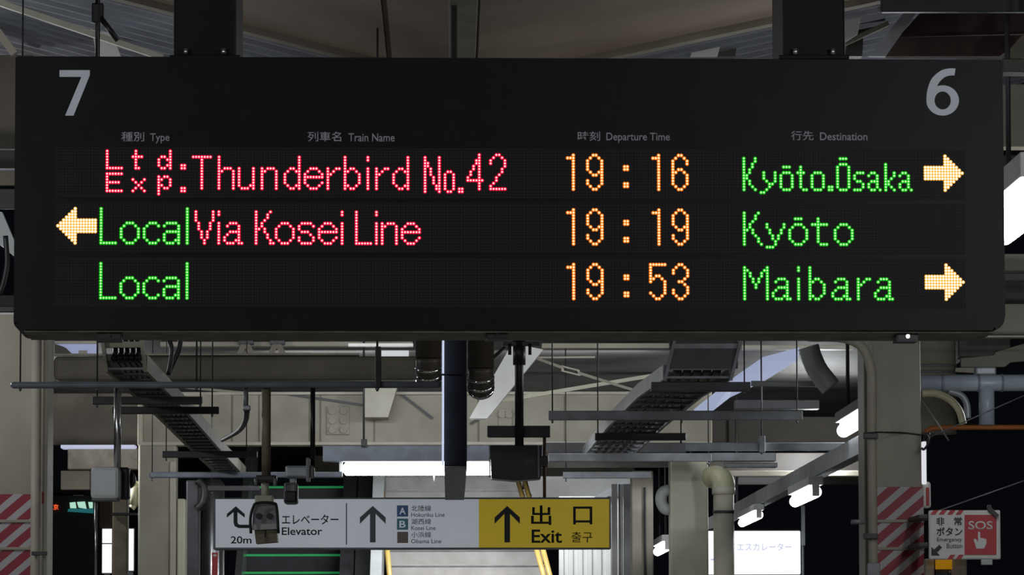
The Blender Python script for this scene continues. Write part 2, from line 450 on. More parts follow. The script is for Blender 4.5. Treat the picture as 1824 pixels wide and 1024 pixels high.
out = curve([Vector((1650, 180, 0)), Vector((1651.5, 162, 0)), Vector((1659, 141, 0)), Vector((1674, 127, 0)), Vector((1688, 122.3, 0)), Vector((1702, 122, 0))], 6)
inn = curve([Vector((1664.5, 180, 0)), Vector((1666, 163, 0)), Vector((1672, 148, 0)), Vector((1682, 138, 0)), Vector((1691, 134.8, 0)), Vector((1700, 134.3, 0))], 6)
sv = [(bm.verts.new(pb.at(*pb.uv(o.x, o.y), .0016)), bm.verts.new(pb.at(*pb.uv(i.x, i.y), .0016))) for o, i in zip(out, inn)]
for k in range(len(sv) - 1): bm.faces.new((sv[k][0], sv[k][1], sv[k + 1][1], sv[k + 1][0]))
close_digit(bm)

# LED letters: "cols,rows" tokens, columns relative to the letter
A_ = '2-4,6 1,7 5,7-13 2-4,9 1,10 0,11-12 4,12 1-3,13 6,13'
A_n = '1-2,7 0,8 3,8-12 1-2,10 0,11-12 1-2,13 4,13'
E_ = '2-4,6 1,7 5,7 0,8-11 6,8 1-6,9 6,11 1,12 5,12 2-4,13'
O_ = '2-4,6 1,7 5,7 0,8-11 6,8-11 1,12 5,12 2-4,13'
I_ = '0,2-3 0,6-13'
N_ = '0,6-13 1,7 2-4,6 5,7-13'
D_ = '5,2-13 2-3,6 1,7 4,7 0,8-11 1,12 4,12 2-3,13'
R_ = '0,6-13 1,8 2,7 3-4,6'
Bl = '0,2-13 2-3,6 1,7 4,7 5,8-11 1,12 4,12 2-3,13'
ONE = '2,1-13 0-1,2'
NINE = '2-3,1 1,2 4,2 0,3-6 5,3-11 1,7 4,7 2-3,8 0,10-11 1,12 4,12 2-3,13'
COLON = '0-1,5-6 0-1,11-12'
LOC = [('0,1-13 0-5,13', 15), (O_, 22), ('2-4,6 1,7 5,7 0,8-11 1,12 5,12 2-4,13', 30), ('1-4,6 0,7 5,7-13 1-4,9 0,10-12 4,12 1-3,13', 37), ('0,1-13', 45)]
ARR = '0-6,5-9 7,1-13 8,2-12 9,3-11 10,4-10 11,5-9 12,6-8 13,7'
ARL = '7-13,5-9 6,1-13 5,2-12 4,3-11 3,4-10 2,5-9 1,6-8 0,7'
TEXTS = [
    (0, 'red', [('0,0-6 0-5,6', 17), ('1,0-6 0-3,2 2,6', 26), ('4,0-6 1-2,2 0,3-5 3,3 3,5 1-2,6', 35), ('0-1,5-6', 43)]),
    (0, 'red', [('0,8-14 1-5,8 1-4,11 1-5,14', 17), ('0,10 4,10 1,11 3,11 2,12 1,13 3,13 0,14 4,14', 26), ('0,9-15 2-3,9 1,10 4,10-12 1,12 2-3,13', 35), ('0-1,13-14', 43)]),
    (0, 'red', [('0-6,2 3,2-13', 47), ('0,2-13 1,7 2-4,6 5,7-13', 56), ('0,6-12 1-3,13 4,12 5,6-13', 63), (N_, 71), (D_, 79), (E_, 86), (R_, 94), (Bl, 100), (I_, 108), (R_, 111), (D_, 117)]),
    (0, 'red', [('0,2-14 5,2-14 1,4-5 2,6-8 3,9-11 4,12-13', 128), ('0,8-13 3,8-13 1-2,7 1-2,14', 135), ('0-1,13-14', 140), ('4,1-13 3,3-4 2,5-6 1,7-8 0,9-10 0-5,10', 143), ('2-3,1 1,2 4,2 0,3-4 5,3-5 4,6-7 3,8 2,9-10 1,11 0,12 0-5,13', 151)]),
    (0, 'orange', [(ONE, 178), (NINE, 185), (COLON, 198), (ONE, 208), ('2-3,1 1,2 4,2 5,3-4 0,3-11 2-3,6 1,7 4,7 5,8-11 1,12 4,12 2-3,13', 215)]),
    (0, 'green', [('0,2-13 4,2-3 3,4-5 2,6-7 1,8-9 2,10-11 3,12 4,13', 240), ('1,7-9 2,10 3,11-12 4,11 5,7-10 2,13 0-1,14', 246), ('1-3,5 1-3,7 0,8-12 4,8-12 1-3,13', 253), ('1,5-12 0-2,7 2-3,13', 259), ('1-3,7 0,8-12 4,8-12 1-3,13', 264), ('0-1,12-13', 270)]),
    (0, 'green', [('1-3,2 1-3,4 0,5-12 4,5-12 1-3,13', 273), ('1-3,7 0,8-9 1-2,10 3,11-12 0-2,13', 279), (A_n, 284), ('0,4-13 3,7-8 2,9 1,10-11 2,12 3,13', 290), (A_n, 295)]),
    (0, 'arrow', [(ARR, 304)]),
    (1, 'arrow', [(ARL, 0)]),
    (1, 'green', LOC),
    (1, 'red', [('0,2-5 1,6-8 2,9-11 3,12-13 4,9-11 5,6-8 6,2-5', 48), (I_, 56), (A_, 58)]),
    (1, 'red', [('0,2-13 5,2 4,3-4 3,5 2,6-7 1,8 3,8-9 4,10-11 5,12-13 6,13', 69), (O_, 76), ('1-4,6 0,7-8 5,7 1-3,9 4,10 0,11-12 5,11-12 1-4,13', 84), (E_, 91), (I_, 99)]),
    (1, 'red', [('0,2-13 0-5,13', 104), (I_, 111), (N_, 113), (E_, 120)]),
    (1, 'orange', [(ONE, 178), (NINE, 185), (COLON, 198), (ONE, 208), (NINE, 215)]),
    (1, 'green', [('0,2-13 5,2 4,3-4 3,5 2,6-7 1,8 3,8-9 4,10 5,11-12 6,13', 240), ('0,6-7 1,8-9 2,10-11 4,10-11 5,8-9 6,6-7 3,12-13 0-2,14', 248), (O_ + ' 2-4,4', 256), ('2,4-12 0-5,6 3-5,13', 264), (O_, 272)]),
    (2, 'green', LOC),
    (2, 'orange', [(ONE, 178), (NINE, 185), (COLON, 198), ('0-5,1 0,1-7 2-3,5 1,6 4,6 5,7-11 0,11 1,12 4,12 2-3,13', 207), ('2-3,1 1,2 4,2 0,3-4 5,3-5 4,6 2-3,7 4,8 5,9-11 0,10-11 1,12 4,12 2-3,13', 215)]),
    (2, 'green', [('0,2-13 8,2-13 1,3 7,3 2,4-5 6,4-5 3,6-7 5,6-7 4,8-9', 240), (A_, 250), (I_, 259), (Bl, 263), (A_, 271), (R_, 280), (A_, 286)]),
    (2, 'arrow', [(ARR, 304)]),
]
def rng(s):
    a = s.split('-'); return range(int(a[0]), int(a[-1]) + 1)
for row, colr, glyphs in TEXTS:
  for g, c0 in glyphs:
    dots = set()
    if True:
        for tok in g.split():
            cs, rs = tok.split(',')
            for c in rng(cs):
                for r in rng(rs): dots.add((c0 + c, r))
    bm = nb()
    R0, R1 = pit * 0.68, pit * (0.37 if colr == 'arrow' else 0.31)
    for c, r in sorted(dots):
        u, v = P0u + c * pit, ROWV[row] - r * pit
        rings = []
        for rad, h in ((R0, 0.0016), (R0 * .88, 0.0026), (R1, 0.0038)):
            rings.append([bm.verts.new(pb.at(u + rad * math.cos(k * math.pi / 4), v + rad * math.sin(k * math.pi / 4), h)) for k in range(8)])
        for i in (0, 1):
            for k in range(8): bm.faces.new((rings[i][k], rings[i][(k + 1) % 8], rings[i + 1][(k + 1) % 8], rings[i + 1][k])).material_index = 0
        bm.faces.new(rings[2]).material_index = 1
    part('led_arrow' if colr == 'arrow' else 'led_lettering', bm, LED[colr], board)
# hanger posts
for x0, x1, lab in ((309, 421, 'black steel post holding the left half of the departure board'), (1394, 1505, 'black steel post holding the right half of the departure board')):
    a, b = W(x0, 60, 13.62), W(x1, 60, 13.62)
    z0 = pb.at(0, vT).z
    r = root('hanger_post', lab, 'post', (a.x, 13.62, z0))
    bm = nb(); box(bm, (a.x, 13.62, z0), (b.x, 14.06, 4.6), 0.006); part('shaft', bm, M['post'], r)
    bm = nb()
    box(bm, (a.x - .012, 13.61, z0), (b.x + .012, 14.07, z0 + 0.012), 0.002); pl = part('base_flange', bm, M['post'], r)
    for fx in (0.2, 0.8):
        bm = nb(); xx = a.x + (b.x - a.x) * fx; tube(bm, [(xx, 13.6, z0 + .012), (xx, 13.6, z0 + .03)], 0.009, 6); part('bolt', bm, M['steel'], pl)

# ================================================================== overhead members at the top of the picture
def strut(name, x0, y0, x1, y1, D, t, m, label, cat='strut', group=None, rods=(), top=4.2, bev=0.004, Zt=None):
    if Zt: D = PZ((x0 + x1) / 2, y0, Zt).y
    r = root(name, label, cat, W((x0 + x1) / 2, y1, D), group)
    bm = nb(); B(bm, x0, y0, x1, y1, D, t, bev); part('channel', bm, M[m], r)
    for x, w in rods:
        a = W(x, y1 + 6, D + t / 2)
        bm = nb(); tube(bm, [a, (a.x, D + t / 2, ctop(a.x, D))], m_at(w / 2, D), 8); rd = part('hanger_rod', bm, M['darkgrey'], r)
        bm = nb(); tube(bm, [a + Vector((0, 0, .006)), a + Vector((0, 0, .018))], m_at(w, D), 6); part('nut', bm, M['zinc'], rd)
    return r

# left: sloping rafter, gussets, drop rod
bm = nb(); bar(bm, W(-40, -8, 21.5), W(290, 103, 21.5), 0.05, 0.028); single('rafter', bm, M['beige_light'], 'thin pale rafter sloping down to the board at top left', 'rafter')
bm = nb(); prism(bm, [(128, -10), (158, -10), (200, 60), (215, 100), (172, 100), (165, 60)], 22.5, 0.03); prism(bm, [(165, -10), (178, -10), (200, 62), (180, 55)], 22.45, 0.02)
single('gusset_plate', bm, M['white'], 'pale triangular gusset plate beside the thin black drop rod', 'gusset plate')
r = root('drop_rod', 'thin black drop rod with clamp above platform number 7', 'rod', W(172, 100, 19.2))
bm = nb(); vpole(bm, 172, 103, -20, 19.2, 5.5); part('shaft', bm, M['black'], r)
bm = nb(); B(bm, 163, 5, 184, 40, 19.15, .05, .006); part('clamp', bm, M['black'], r)
bm = nb(); tube(bm, [W(178, 30, 19.1), W(210, 72, 19.1)], 0.012); part('cable', bm, M['black'], r)
bm = nb(); bar(bm, W(-12, 45, 18), W(26, 97, 18), 0.05, 0.03); single('brace_bar', bm, M['beige'], 'short pale brace bar at the upper left corner of the board', 'brace')
# right: white brackets, red brown boards, steel edges
bm = nb(); prism(bm, [(1240, 66), (1278, 62), (1300, 58), (1284, 78), (1278, 100), (1230, 100)], 21.6, 0.04); single('bracket_plate', bm, M['white'], 'white bracket plate above Destination, left of the right post', 'bracket')
bm = nb(); prism(bm, [(1278, 66), (1304, 57), (1312, 84), (1310, 100), (1276, 100)], 21.7, 0.12); single('bracket_shoe', bm, M['darkbrown'], 'dark shoe behind the white bracket plate', 'bracket')
bm = nb(); prism(bm, [(1503, 12), (1558, 4), (1534, 30), (1528, 60), (1503, 76)], 21.6, 0.04); single('bracket_plate', bm, M['white'], 'white bracket plate just right of the right post', 'bracket')
bm = nb(); bar(bm, W(1504, 78, 21.9), W(1582, 42, 21.9), 0.06, 0.022); single('rafter', bm, M['beige'], 'short pale rafter right of the right post', 'rafter')
bm = nb(); prism(bm, [(1528, 30), (1580, 4), (1572, 44), (1538, 62), (1536, 100), (1506, 100), (1512, 70)], 22.0, 0.10); single('knee_plate', bm, M['darkbrown'], 'dark knee plate behind the white bracket right of the right post', 'plate')
bm = nb(); prism(bm, [(1610, 22), (1634, 20), (1578, 100), (1548, 100)], 20.6, 0.05); single('brace_bar', bm, M['zinc'], 'grey diagonal brace bar above platform number 6', 'brace')
for (poly, D, m, lab) in (([(1640, 22), (1840, 22), (1840, 60), (1600, 66)], 21.5, 'wood', 'upper red brown roof board at the top right'), ([(1600, 66), (1840, 62), (1780, 100), (1578, 100)], 21.3, 'wood', 'lower dark red brown roof board touching the top right of the sign')):
    bm = nb(); prism(bm, poly, D, 0.06); single('roof_board', bm, M[m], lab, 'roof board')
bm = nb(); B(bm, 1570, -40, 1850, 21, 19.5, .05); single('roof_beam', bm, M['black'], 'black roof beam across the top right corner', 'beam')
bm = nb(); prism(bm, [(1840, 40), (1840, 90), (1790, 125), (1788, 100)], 20.8, 0.06); single('brace_bar', bm, M['beige_dark'], 'dull brace bar rising right from the top right corner of the board', 'brace')
for y0, y1, D, m, lab in ((104, 128, 19.0, 'darkbrown', 'dark purlin at the right edge beside platform number 6'), (150, 262, 23.0, 'beige', 'pale side girder at the right edge below the dark purlin'), (276, 310, 22.5, 'darkgrey', 'dark iron bracket at the right edge above the bright lamp')):
    bm = nb(); B(bm, 1786, y0, 1860, y1, D, .15); single('side_member', bm, M[m], lab, 'beam')
# bright lamp at the right edge
def long_lamp(name, label, pxn, pyn, D0, L, r, m, group='fluorescent lamps along the right platform edge', house=True, rod=False):
    a = W(pxn, pyn, D0)
    t = root(name, label, 'lamp', a, group)
    bm = nb(); tube(bm, [a, a + Vector((0, L, 0))], r, 16); tb = part('tube', bm, M[m], t)
    if house:
        bm = nb(); box(bm, (a.x - r * 1.25, a.y - 0.02, a.z + r * 1.15), (a.x + r * 1.25, a.y + L + .02, a.z + r * 2.6), .006); part('housing', bm, M['white'], t)
        for yy in (a.y - .012, a.y + L + .012):
            bm = nb(); box(bm, (a.x - r * .6, yy - .01, a.z - r * .7), (a.x + r * .6, yy + .01, a.z + r * 1.3), .004); part('socket', bm, M['white'], t)
    if rod:
        for yy in (a.y + L * .2, a.y + L * .8):
            bm = nb(); tube(bm, [(a.x, yy, a.z + r * 2.5), (a.x, yy, ctop(a.x, yy))], .012, 8); part('hanger_rod', bm, M['darkgrey'], t)
    return t
long_lamp('fluorescent_lamp', 'large bright fluorescent lamp at the right edge beside the departure board', 1856, 352, 19.0, 1.4, 0.075, 'tube', rod=True)
for y0, y1, D, m, lab in ((452, 482, 26, 'beige_light', 'upper pale rail at the right edge under the bright lamp'), (486, 500, 25.5, 'darkgrey', 'dark rail at the right edge between two pale rails'), (500, 538, 26.5, 'darkbrown', 'brown fascia at the right edge beside the lower arrow'), (541, 596, 26.2, 'beige', 'pale girder at the right edge beside the bottom corner of the board')):
    bm = nb(); B(bm, 1760, y0, 1860, y1, D, .15); single('side_rail', bm, M[m], lab, 'rail')
bm = nb(); B(bm, 1640, 597, 1860, 601, 25.9, .12); single('ledge_strip', bm, M['cream'], 'thin cream ledge under the right end of the board', 'ledge')
# left edge
for y0, y1, D, m, lab in ((98, 265, 24, 'beige_dark', 'dull beige wall girder at the left edge beside platform number 7'), (268, 300, 23.5, 'darkbrown', 'dark roof purlin at the left edge'), (304, 330, 23.2, 'beige_dark', 'second dull purlin at the left edge'), (336, 372, 23.4, 'darkgrey', 'dark gap board at the left edge'),
                          (545, 556, 23, 'black', 'thin black rail at the left edge above the left pillar')):
    bm = nb(); B(bm, -70, y0, 60, y1, D, .03); single('side_member', bm, M[m], lab, 'beam')
bm = nb(); prism(bm, [(-20, 370), (4, 378), (30, 440), (30, 460), (-20, 420)], 22.6, .06); single('roof_edge_plate', bm, M['pale'], 'pale sloping plate at the left edge beside the left arrow', 'plate')
bm = nb(); tube(bm, curve([W(10, 420, 22.3), W(12, 470, 22.3), W(2, 515, 22.3), W(-14, 540, 22.3)]), .013); single('cable', bm, M['black'], 'black cable loop at the left edge below the pale plate', 'cable')

# ================================================================== PILLARS
def pillar(label, x0, x1, ytop, D, wx0, wx1, wy, cx, cw, flip):
    a, b = W(x0, 900, D).x, W(x1, 900, D).x
    t = root('pillar', label, 'pillar', ((a + b) / 2, D + .15, 0))
    zt = W(x0, ytop, D).z
    fw = m_at(17, D)
    bm = nb()
    box(bm, (a, D + .03, 0), (b, D + .30, zt), .006)
    part('shaft', bm, M['beige'], t)
    e0, e1 = ((b - fw, b + .001), (a - .001, a + fw))[flip]
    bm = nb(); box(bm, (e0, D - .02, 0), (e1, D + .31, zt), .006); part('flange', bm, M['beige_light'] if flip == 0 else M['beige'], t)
    za = W(x0, wy, D).z
    bm = nb(); wa, wb = W(wx0, 900, D).x, W(wx1, 900, D).x
    box(bm, (wa, D + .018, 0.3), (wb, D + .026, za), .001)
    wr = part('hazard_wrap', bm, M['hazard'], t, 'red and white striped wrap')
    for yb in (928, 977):
        bm = nb(); z = W(x0, yb, D).z
        box(bm, (wa, D + .010, z - .007), (wb, D + .0175, z + .007), .002); part('strap', bm, M['beige'], wr)
    return t, D
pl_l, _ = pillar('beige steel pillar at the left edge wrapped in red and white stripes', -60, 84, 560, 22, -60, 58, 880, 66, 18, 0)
pl_r, _ = pillar('beige steel pillar at right wrapped in red and white stripes next to the emergency button sign', 1540, 1643, 560, 22, 1560, 1646, 867, 1555, 17, 1)
bm = nb(); a = W(77, 900, 22).x; box(bm, (a - .005, 21.974, W(81, 897, 22).z), (a + .006, 21.979, W(81, 876, 22).z)); part('hazard_tape', bm, M['red'], pl_l)
D = 21.93
t = root('conduit', 'grey vertical conduit clamped to the left pillar', 'conduit', W(66, 1100, D))
bm = nb(); p = W(66, 560, D); tube(bm, [p, (p.x, D, .2)], m_at(9, D)); part('pipe', bm, M['beige'], t)
for y in (985,):
    bm = nb(); B(bm, 56, y - 3, 84, y + 4, D - .045, .012, .002); part('clamp', bm, M['darkgrey'], t)
t = root('conduit', 'grey conduit bending down along the right pillar', 'conduit', W(1556, 1100, 21.9))
D = 21.9
bm = nb(); tube(bm, curve([W(1440, 600, D), W(1500, 602, D), W(1535, 618, D), W(1551, 655, D), W(1553, 700, D), W(1553, 760, D), W(1554, 900, D), W(1557, 1100, D)], 8), m_at(8.6, D)); part('pipe', bm, M['beige'], t)
for y in (776, 955):
    bm = nb(); B(bm, 1538, y - 5, 1564, y + 5, D - .04, .03, .004); part('clamp', bm, M['darkgrey'], t)
bm = nb(); B(bm, 1545, 1003, 1568, 1030, D - .05, .02, .004); part('junction_box', bm, M['zinc'], t)
bm = nb(); tube(bm, [W(1516, 930, 21.85), W(1540, 929, 21.85)], .012); bmx = bm
single('cable_stub', bmx, M['zinc'], 'short grey cable stub sticking out left of the striped right pillar', 'cable')
bm = nb(); tube(bm, curve([W(1538, 772, 21.875), W(1560, 770, 21.868), W(1582, 770, 21.97), W(1612, 771, 22.024), W(1644, 775, 22.02)]), .004, 8); single('cable', bm, M['black'], 'thin black cable tied round the right pillar', 'cable')

# ================================================================== hung steel behind the board
sp_ = strut('support_pipe', 18, 679, 785, 691, 19.0, .05, 'bluegrey', 'long blue grey support bar hanging on rods below the left half of the board', 'support bar', rods=((36, 3), (173, 3), (350, 3.2), (672, 4)), bev=.012)
bm = nb(); B(bm, 668, 617, 679, 690, 18.99, .06); part('hanger_sleeve', bm, M['darkgrey'], sp_)
t = root('duct_beam', 'wide tan duct running across behind the left cable tray', 'duct', W(420, 678, 30))
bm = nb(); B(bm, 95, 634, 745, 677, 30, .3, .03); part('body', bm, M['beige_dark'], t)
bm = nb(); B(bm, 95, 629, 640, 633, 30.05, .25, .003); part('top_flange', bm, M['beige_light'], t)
# overhead pale strips of the far ceiling
for x0, x1, y0, y1, lab in ((285, 735, 608, 617, 'long pale ceiling beam above the tan duct'), (1322, 1522, 614, 622, 'pale ceiling beam right of the dark cable tray'), (965, 1192, 611, 620, 'pale ceiling beam between the black pole and the right cable tray')):
    bm = nb(); B(bm, x0, y0, x1, y1, 36, .15); single('ceiling_beam', bm, M['beige_light'] if x0 > 1000 else M['beige'], lab, 'beam')
r = root('ceiling_lamp', 'slim ceiling lamp above the tan duct beside the brown elbow pipe', 'lamp', W(705, 630, 35))
bm = nb(); B(bm, 620, 611, 736, 617, 35, .1, .004); part('housing', bm, M['white'], r)
bm = nb(); B(bm, 678, 624, 728, 633, 35, .12, .004); part('diffuser', bm, glow('ceiling_lamp_glow', (0.9, 0.95, 1), 0.55), r)
for x0, x1, lab in ((100, 172, 'pale lit roof window high at left above the tan duct'),):
    r = root('roof_window', lab, 'window', W(136, 636, 36))
    bm = nb(); B(bm, x0, 611, x1, 637, 36, .03, .002); part('pane', bm, glow('window_glow', (0.55, 0.6, 0.95), 0.45), r)
    bm = nb(); B(bm, x0 - 2, 607, x1 + 2, 612, 35.95, .06, .002); part('lintel', bm, M['beige_light'], r)
    bm = nb(); prism(bm, [(97, 612), (112, 617), (118, 620), (130, 632), (97, 629)], 35.9, .03); part('bracket', bm, M['darkbrown'], r)
    bm = nb(); B(bm, 140, 624, 155, 637, 35.9, .03, .002); part('block', bm, M['beige'], r)
for k, x in enumerate((437, 493)):
    r = root('pipe_hanger', 'pipe clamp on the ceiling beam, %s of the two above the tan duct' % ('left' if k == 0 else 'right'), 'clamp', W(x, 634, 35.88))
    bm = nb(); B(bm, x - 12, 606, x + 14, 613, 35.88, .15); part('saddle', bm, M['darkgrey'], r)
    bm = nb(); prism(bm, [(x - 8, 613), (x + 8, 613), (x + 18, 632), (x + 8, 634), (x, 620), (x - 8, 634), (x - 16, 632)], 35.88, .04); part('bracket', bm, M['beige_dark'], r)

# ---- cable trays
def tray(name, label, riser_px, run_px, Z, w, hrail, ztop, m, rung_gap, plate=False, nr=4):
    pts = [PZ(x, y, Z) for x, y in run_px]
    t = root(name, label, 'cable tray', pts[0])
    for s in (0, 1):
        bm = nb()
        off = Vector((w * s, 0, 0))
        P = [p + off for p in pts]
        for i in range(len(P) - 1): bar(bm, P[i] + Vector((0, 0, hrail / 2)), P[i + 1] + Vector((0, 0, hrail / 2)), .018, hrail)
        rx = W(riser_px[0], riser_px[1], pts[0].y).x - pts[0].x
        bar(bm, P[0] + Vector((0, 0, .0)), Vector((P[0].x + rx, P[0].y - .06, ztop)), .018, hrail, up=(0, 1, 0))
        part('side_rail', bm, M[m], t)
    L = [0]
    n = 0
    d = (pts[-1] - pts[0]); N = int(d.length / rung_gap)
    for k in range(N + 1):
        f = k / N
        # walk along the polyline
        tot = sum((pts[i + 1] - pts[i]).length for i in range(len(pts) - 1)) * f; i = 0
        while i < len(pts) - 2 and tot > (pts[i + 1] - pts[i]).length: tot -= (pts[i + 1] - pts[i]).length; i += 1
        p = pts[i] + (pts[i + 1] - pts[i]).normalized() * tot
        bm = nb(); box(bm, (p.x, p.y - .015, p.z + .005), (p.x + w, p.y + .015, p.z + .02), .003); part('rung', bm, M['zinc'], t)
    for k in range(nr):
        z = Z + .07 + k * (ztop - Z - .1) / nr
        f = (z - Z) / (ztop - Z); x = pts[0].x + rx * f; y = pts[0].y - .06 * f
        bm = nb(); box(bm, (x, y - .01, z - .016), (x + w, y + .02, z + .016), .003); part('rung', bm, M[m], t)
    bm = nb()
    for k in range(5):
        xx = w * (.2 + .15 * k)
        path = [Vector((pts[0].x + rx + xx, pts[0].y + .02, ztop)), Vector((pts[0].x + xx, pts[0].y + .05, Z + .12)), pts[0] + Vector((xx, .25, .045))] + [p + Vector((xx, 0, .045)) for p in pts[1:]]
        tube(bm, curve(path, 6), w * .065, 8)
    part('cable_bundle', bm, M['black'], t)
    if plate:
        bm = nb(); box(bm, (pts[0].x + .03, pts[0].y - .045, Z + .06), (pts[0].x + w - .03 + rx, pts[0].y - .03, ztop)); part('cover_plate', bm, M['darkgrey'], t)
    return t
tray('cable_tray', 'pale ladder cable tray coming down at left under the board', (176, 603), [(190, 661), (282, 744), (353, 814), (392, 850)], 3.1, .2, .085, 3.46, 'beige', .45)
tray('cable_tray', 'wide dark cable tray with black cables coming down at right under the board', (1205, 600), [(1184, 676), (1138, 708), (1085, 760), (1040, 815)], 3.22, .38, .085, 3.5, 'zinc', .5, True, 3)

SG = 'channel bars hung across under the trays'
strut('channel_bar', 164, 706, 360, 720, 25.2, .05, 'darkgrey', 'dark channel bar under the left tray, topmost of three', 'channel bar', rods=((173, 2.5), (357, 2.5)), Zt=3.09)
strut('channel_bar', 200, 724, 390, 737, 26.4, .05, 'black', 'black channel bar just below the topmost bar under the left tray', 'channel bar', rods=((378, 2.5), (205, 2)), Zt=3.09)
strut('channel_bar', 289, 803, 458, 815, 31.9, .05, 'darkgrey', 'dark channel bar under the lower end of the left tray', 'channel bar', rods=((296, 2), (439, 2)), Zt=3.09)
strut('channel_bar', 266, 840, 610, 851, 35.4, .05, 'bluegrey', 'thin blue grey bar behind the tan pole above the guide sign', 'channel bar', rods=((271, 2),), bev=.01, Zt=3.09)
strut('channel_bar', 370, 865, 462, 874, 38.2, .05, 'darkgrey', 'short dark channel bar above the left end of the guide sign', 'channel bar', rods=((377, 2),), Zt=3.09)
strut('channel_bar', 1160, 680, 1337, 697, 25.7, .06, 'darkgrey', 'dark channel bar under the right tray, topmost', 'channel bar', rods=((1326, 2.5),), Zt=3.205)
strut('channel_bar', 977, 731, 1430, 748, 28.5, .06, 'zinc', 'long grey channel bar crossing under the right tray', 'channel bar', rods=((984, 2.6), (1420, 2.5), (1214, 2.4)), Zt=3.205)
strut('channel_bar', 1060, 771, 1222, 784, 31.6, .06, 'black', 'black channel bar under the far end of the right tray', 'channel bar', rods=((1065, 2.4), (1213, 2.4)), Zt=3.205)
strut('channel_bar', 1222, 788, 1531, 803, 33.0, .06, 'zinc_light', 'bright grey channel bar reaching the right pillar', 'channel bar', rods=((1357, 3.0),))
strut('channel_bar', 977, 807, 1268, 822, 34.0, .06, 'zinc', 'grey channel bar crossing in front of the far cream column', 'channel bar', rods=((1262, 2.5),))
strut('channel_bar', 1003, 840, 1160, 852, 36.5, .05, 'zinc', 'short grey channel bar above the right end of the guide sign', 'channel bar', rods=((1008, 2),))
bm = nb(); B(bm, 1352, 776, 1363, 805, 32.97, .04); single('hanger_clip', bm, M['zinc_light'], 'small hanger clip on the bright grey channel bar', 'clip')
bm = nb(); B(bm, 970, 788, 1222, 806, 37, 2.9); single('trunking', bm, M['darkgrey'], 'dark trunking behind the black monitor box', 'trunking')
bm = nb(); B(bm, 1268, 806, 1382, 821, 37, .2); B(bm, 1290, 824, 1385, 832, 37.2, .2); single('junction_panel', bm, M['zinc'], 'grey junction panel between the far cream column and the right pillar', 'panel')

# ---- elbow drain pipes beside the edge-on sign
for k, (x0, x1, yb, lab) in enumerate(((740, 786, 672, 'dark brown drain pipe with shiny rings left of the hanging sign'), (833, 880, 690, 'dark brown drain pipe with shiny rings right of the hanging sign'))):
    D = 21.0; c = (x0 + x1) / 2; r_ = m_at((x1 - x0) / 2, D)
    t = root('drain_pipe', lab, 'pipe', W(c, yb, D))
    a = W(c, yb - 34, D); R = r_ * 1.6
    def el(an): return Vector((a.x, D + R * (1 - math.cos(an)), a.z - R * math.sin(an)))
    bm = nb(); tube(bm, [(a.x, D, ctop(a.x, D)), a], r_, 24); part('pipe', bm, M['darkbrown'], t)
    bm = nb(); tube(bm, [el(math.radians(q)) for q in range(0, 66, 8)], r_ * .98, 24); part('elbow', bm, M['darkbrown'], t)
    for q in (26, 44, 62):
        bm = nb(); tube(bm, [el(math.radians(q - 3)), el(math.radians(q - 2.9)), el(math.radians(q + 2.9)), el(math.radians(q + 3))], [r_ * .9, r_ * 1.05, r_ * 1.05, r_ * .9], 28); part('ring', bm, M['chrome'], t)

# ---- hanging sign seen edge-on
t = root('projecting_sign', 'dark narrow sign box hanging edge-on in the middle below the board', 'sign', W(810, 830, 17))
a, b = W(787.5, 830, 17), W(832, 830, 17)
zt = W(810, 545, 17).z
bm = nb(); box(bm, (a.x + .008, 17, a.z), (b.x, 20.4, zt), .005); part('box', bm, M['sign_case'], t)
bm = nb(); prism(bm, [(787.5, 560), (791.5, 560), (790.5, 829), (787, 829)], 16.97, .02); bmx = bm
edge = part('painted_edge_light', bmx, glow('painted_edge_glow', (0.66, 0.75, 1.0), 0.85), t, 'edge strip with painted light')  # glowing strip paints the light caught by the sign's left edge
bm = nb(); box(bm, (a.x + .008, 17.0, a.z - .006), (b.x, 20.4, a.z - .0005), .002); part('lit_underside', bm, M['zinc_light'], t)  # lighter plate paints lamp light onto the sign's underside
for yy in (17.5, 19.8):
    bm = nb(); tube(bm, [((a.x + b.x) / 2, yy, zt - .01), ((a.x + b.x) / 2, yy, ctop(0, yy))], .012); part('hanger_rod', bm, M['darkgrey'], t)
bm = nb(); tube(bm, [W(786, 667, 16.94), W(808, 668, 16.94), W(833, 667, 16.94)], .004, 8); part('cable_tie', bm, M['black'], t)

# ---- back girder and pale members
t = root('girder', 'long beige steel girder across the back behind the lamp', 'girder', W(830, 790, 40))
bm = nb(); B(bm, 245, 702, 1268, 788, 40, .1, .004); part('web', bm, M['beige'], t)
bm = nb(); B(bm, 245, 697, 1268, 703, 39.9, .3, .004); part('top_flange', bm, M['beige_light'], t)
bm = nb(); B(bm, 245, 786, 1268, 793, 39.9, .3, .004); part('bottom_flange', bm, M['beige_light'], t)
for x in (255, 414, 462, 552, 571, 667, 852, 1006):
    bm = nb(); B(bm, x - 1.2, 704, x + 1.2, 786, 39.985, .02, .001); part('seam', bm, M['beige_dark'], t)
for x0, x1, y0, y1, n in ((582, 622, 724, 774, 3), (888, 912, 728, 770, 2)):
    bm = nb(); B(bm, x0, y0, x1, y1, 39.97, .035, .003); sp = part('splice_plate', bm, M['beige'], t)
    for i in range(2):
        for j in range(n):
            p = W(x0 + (x1 - x0) * (.25 + .5 * i), y0 + (y1 - y0) * (j + .5) / n, 39.97)
            bm = nb(); tube(bm, [p, p + Vector((0, -.03, 0))], m_at(6.5, 40), 14); part('bolt', bm, M['beige'], sp)
bm = nb(); B(bm, 1268, 742, 1532, 790, 42, .2); single('wall_back', bm, M['umber'], 'dark brown wall at the back right', 'wall', kind='structure')
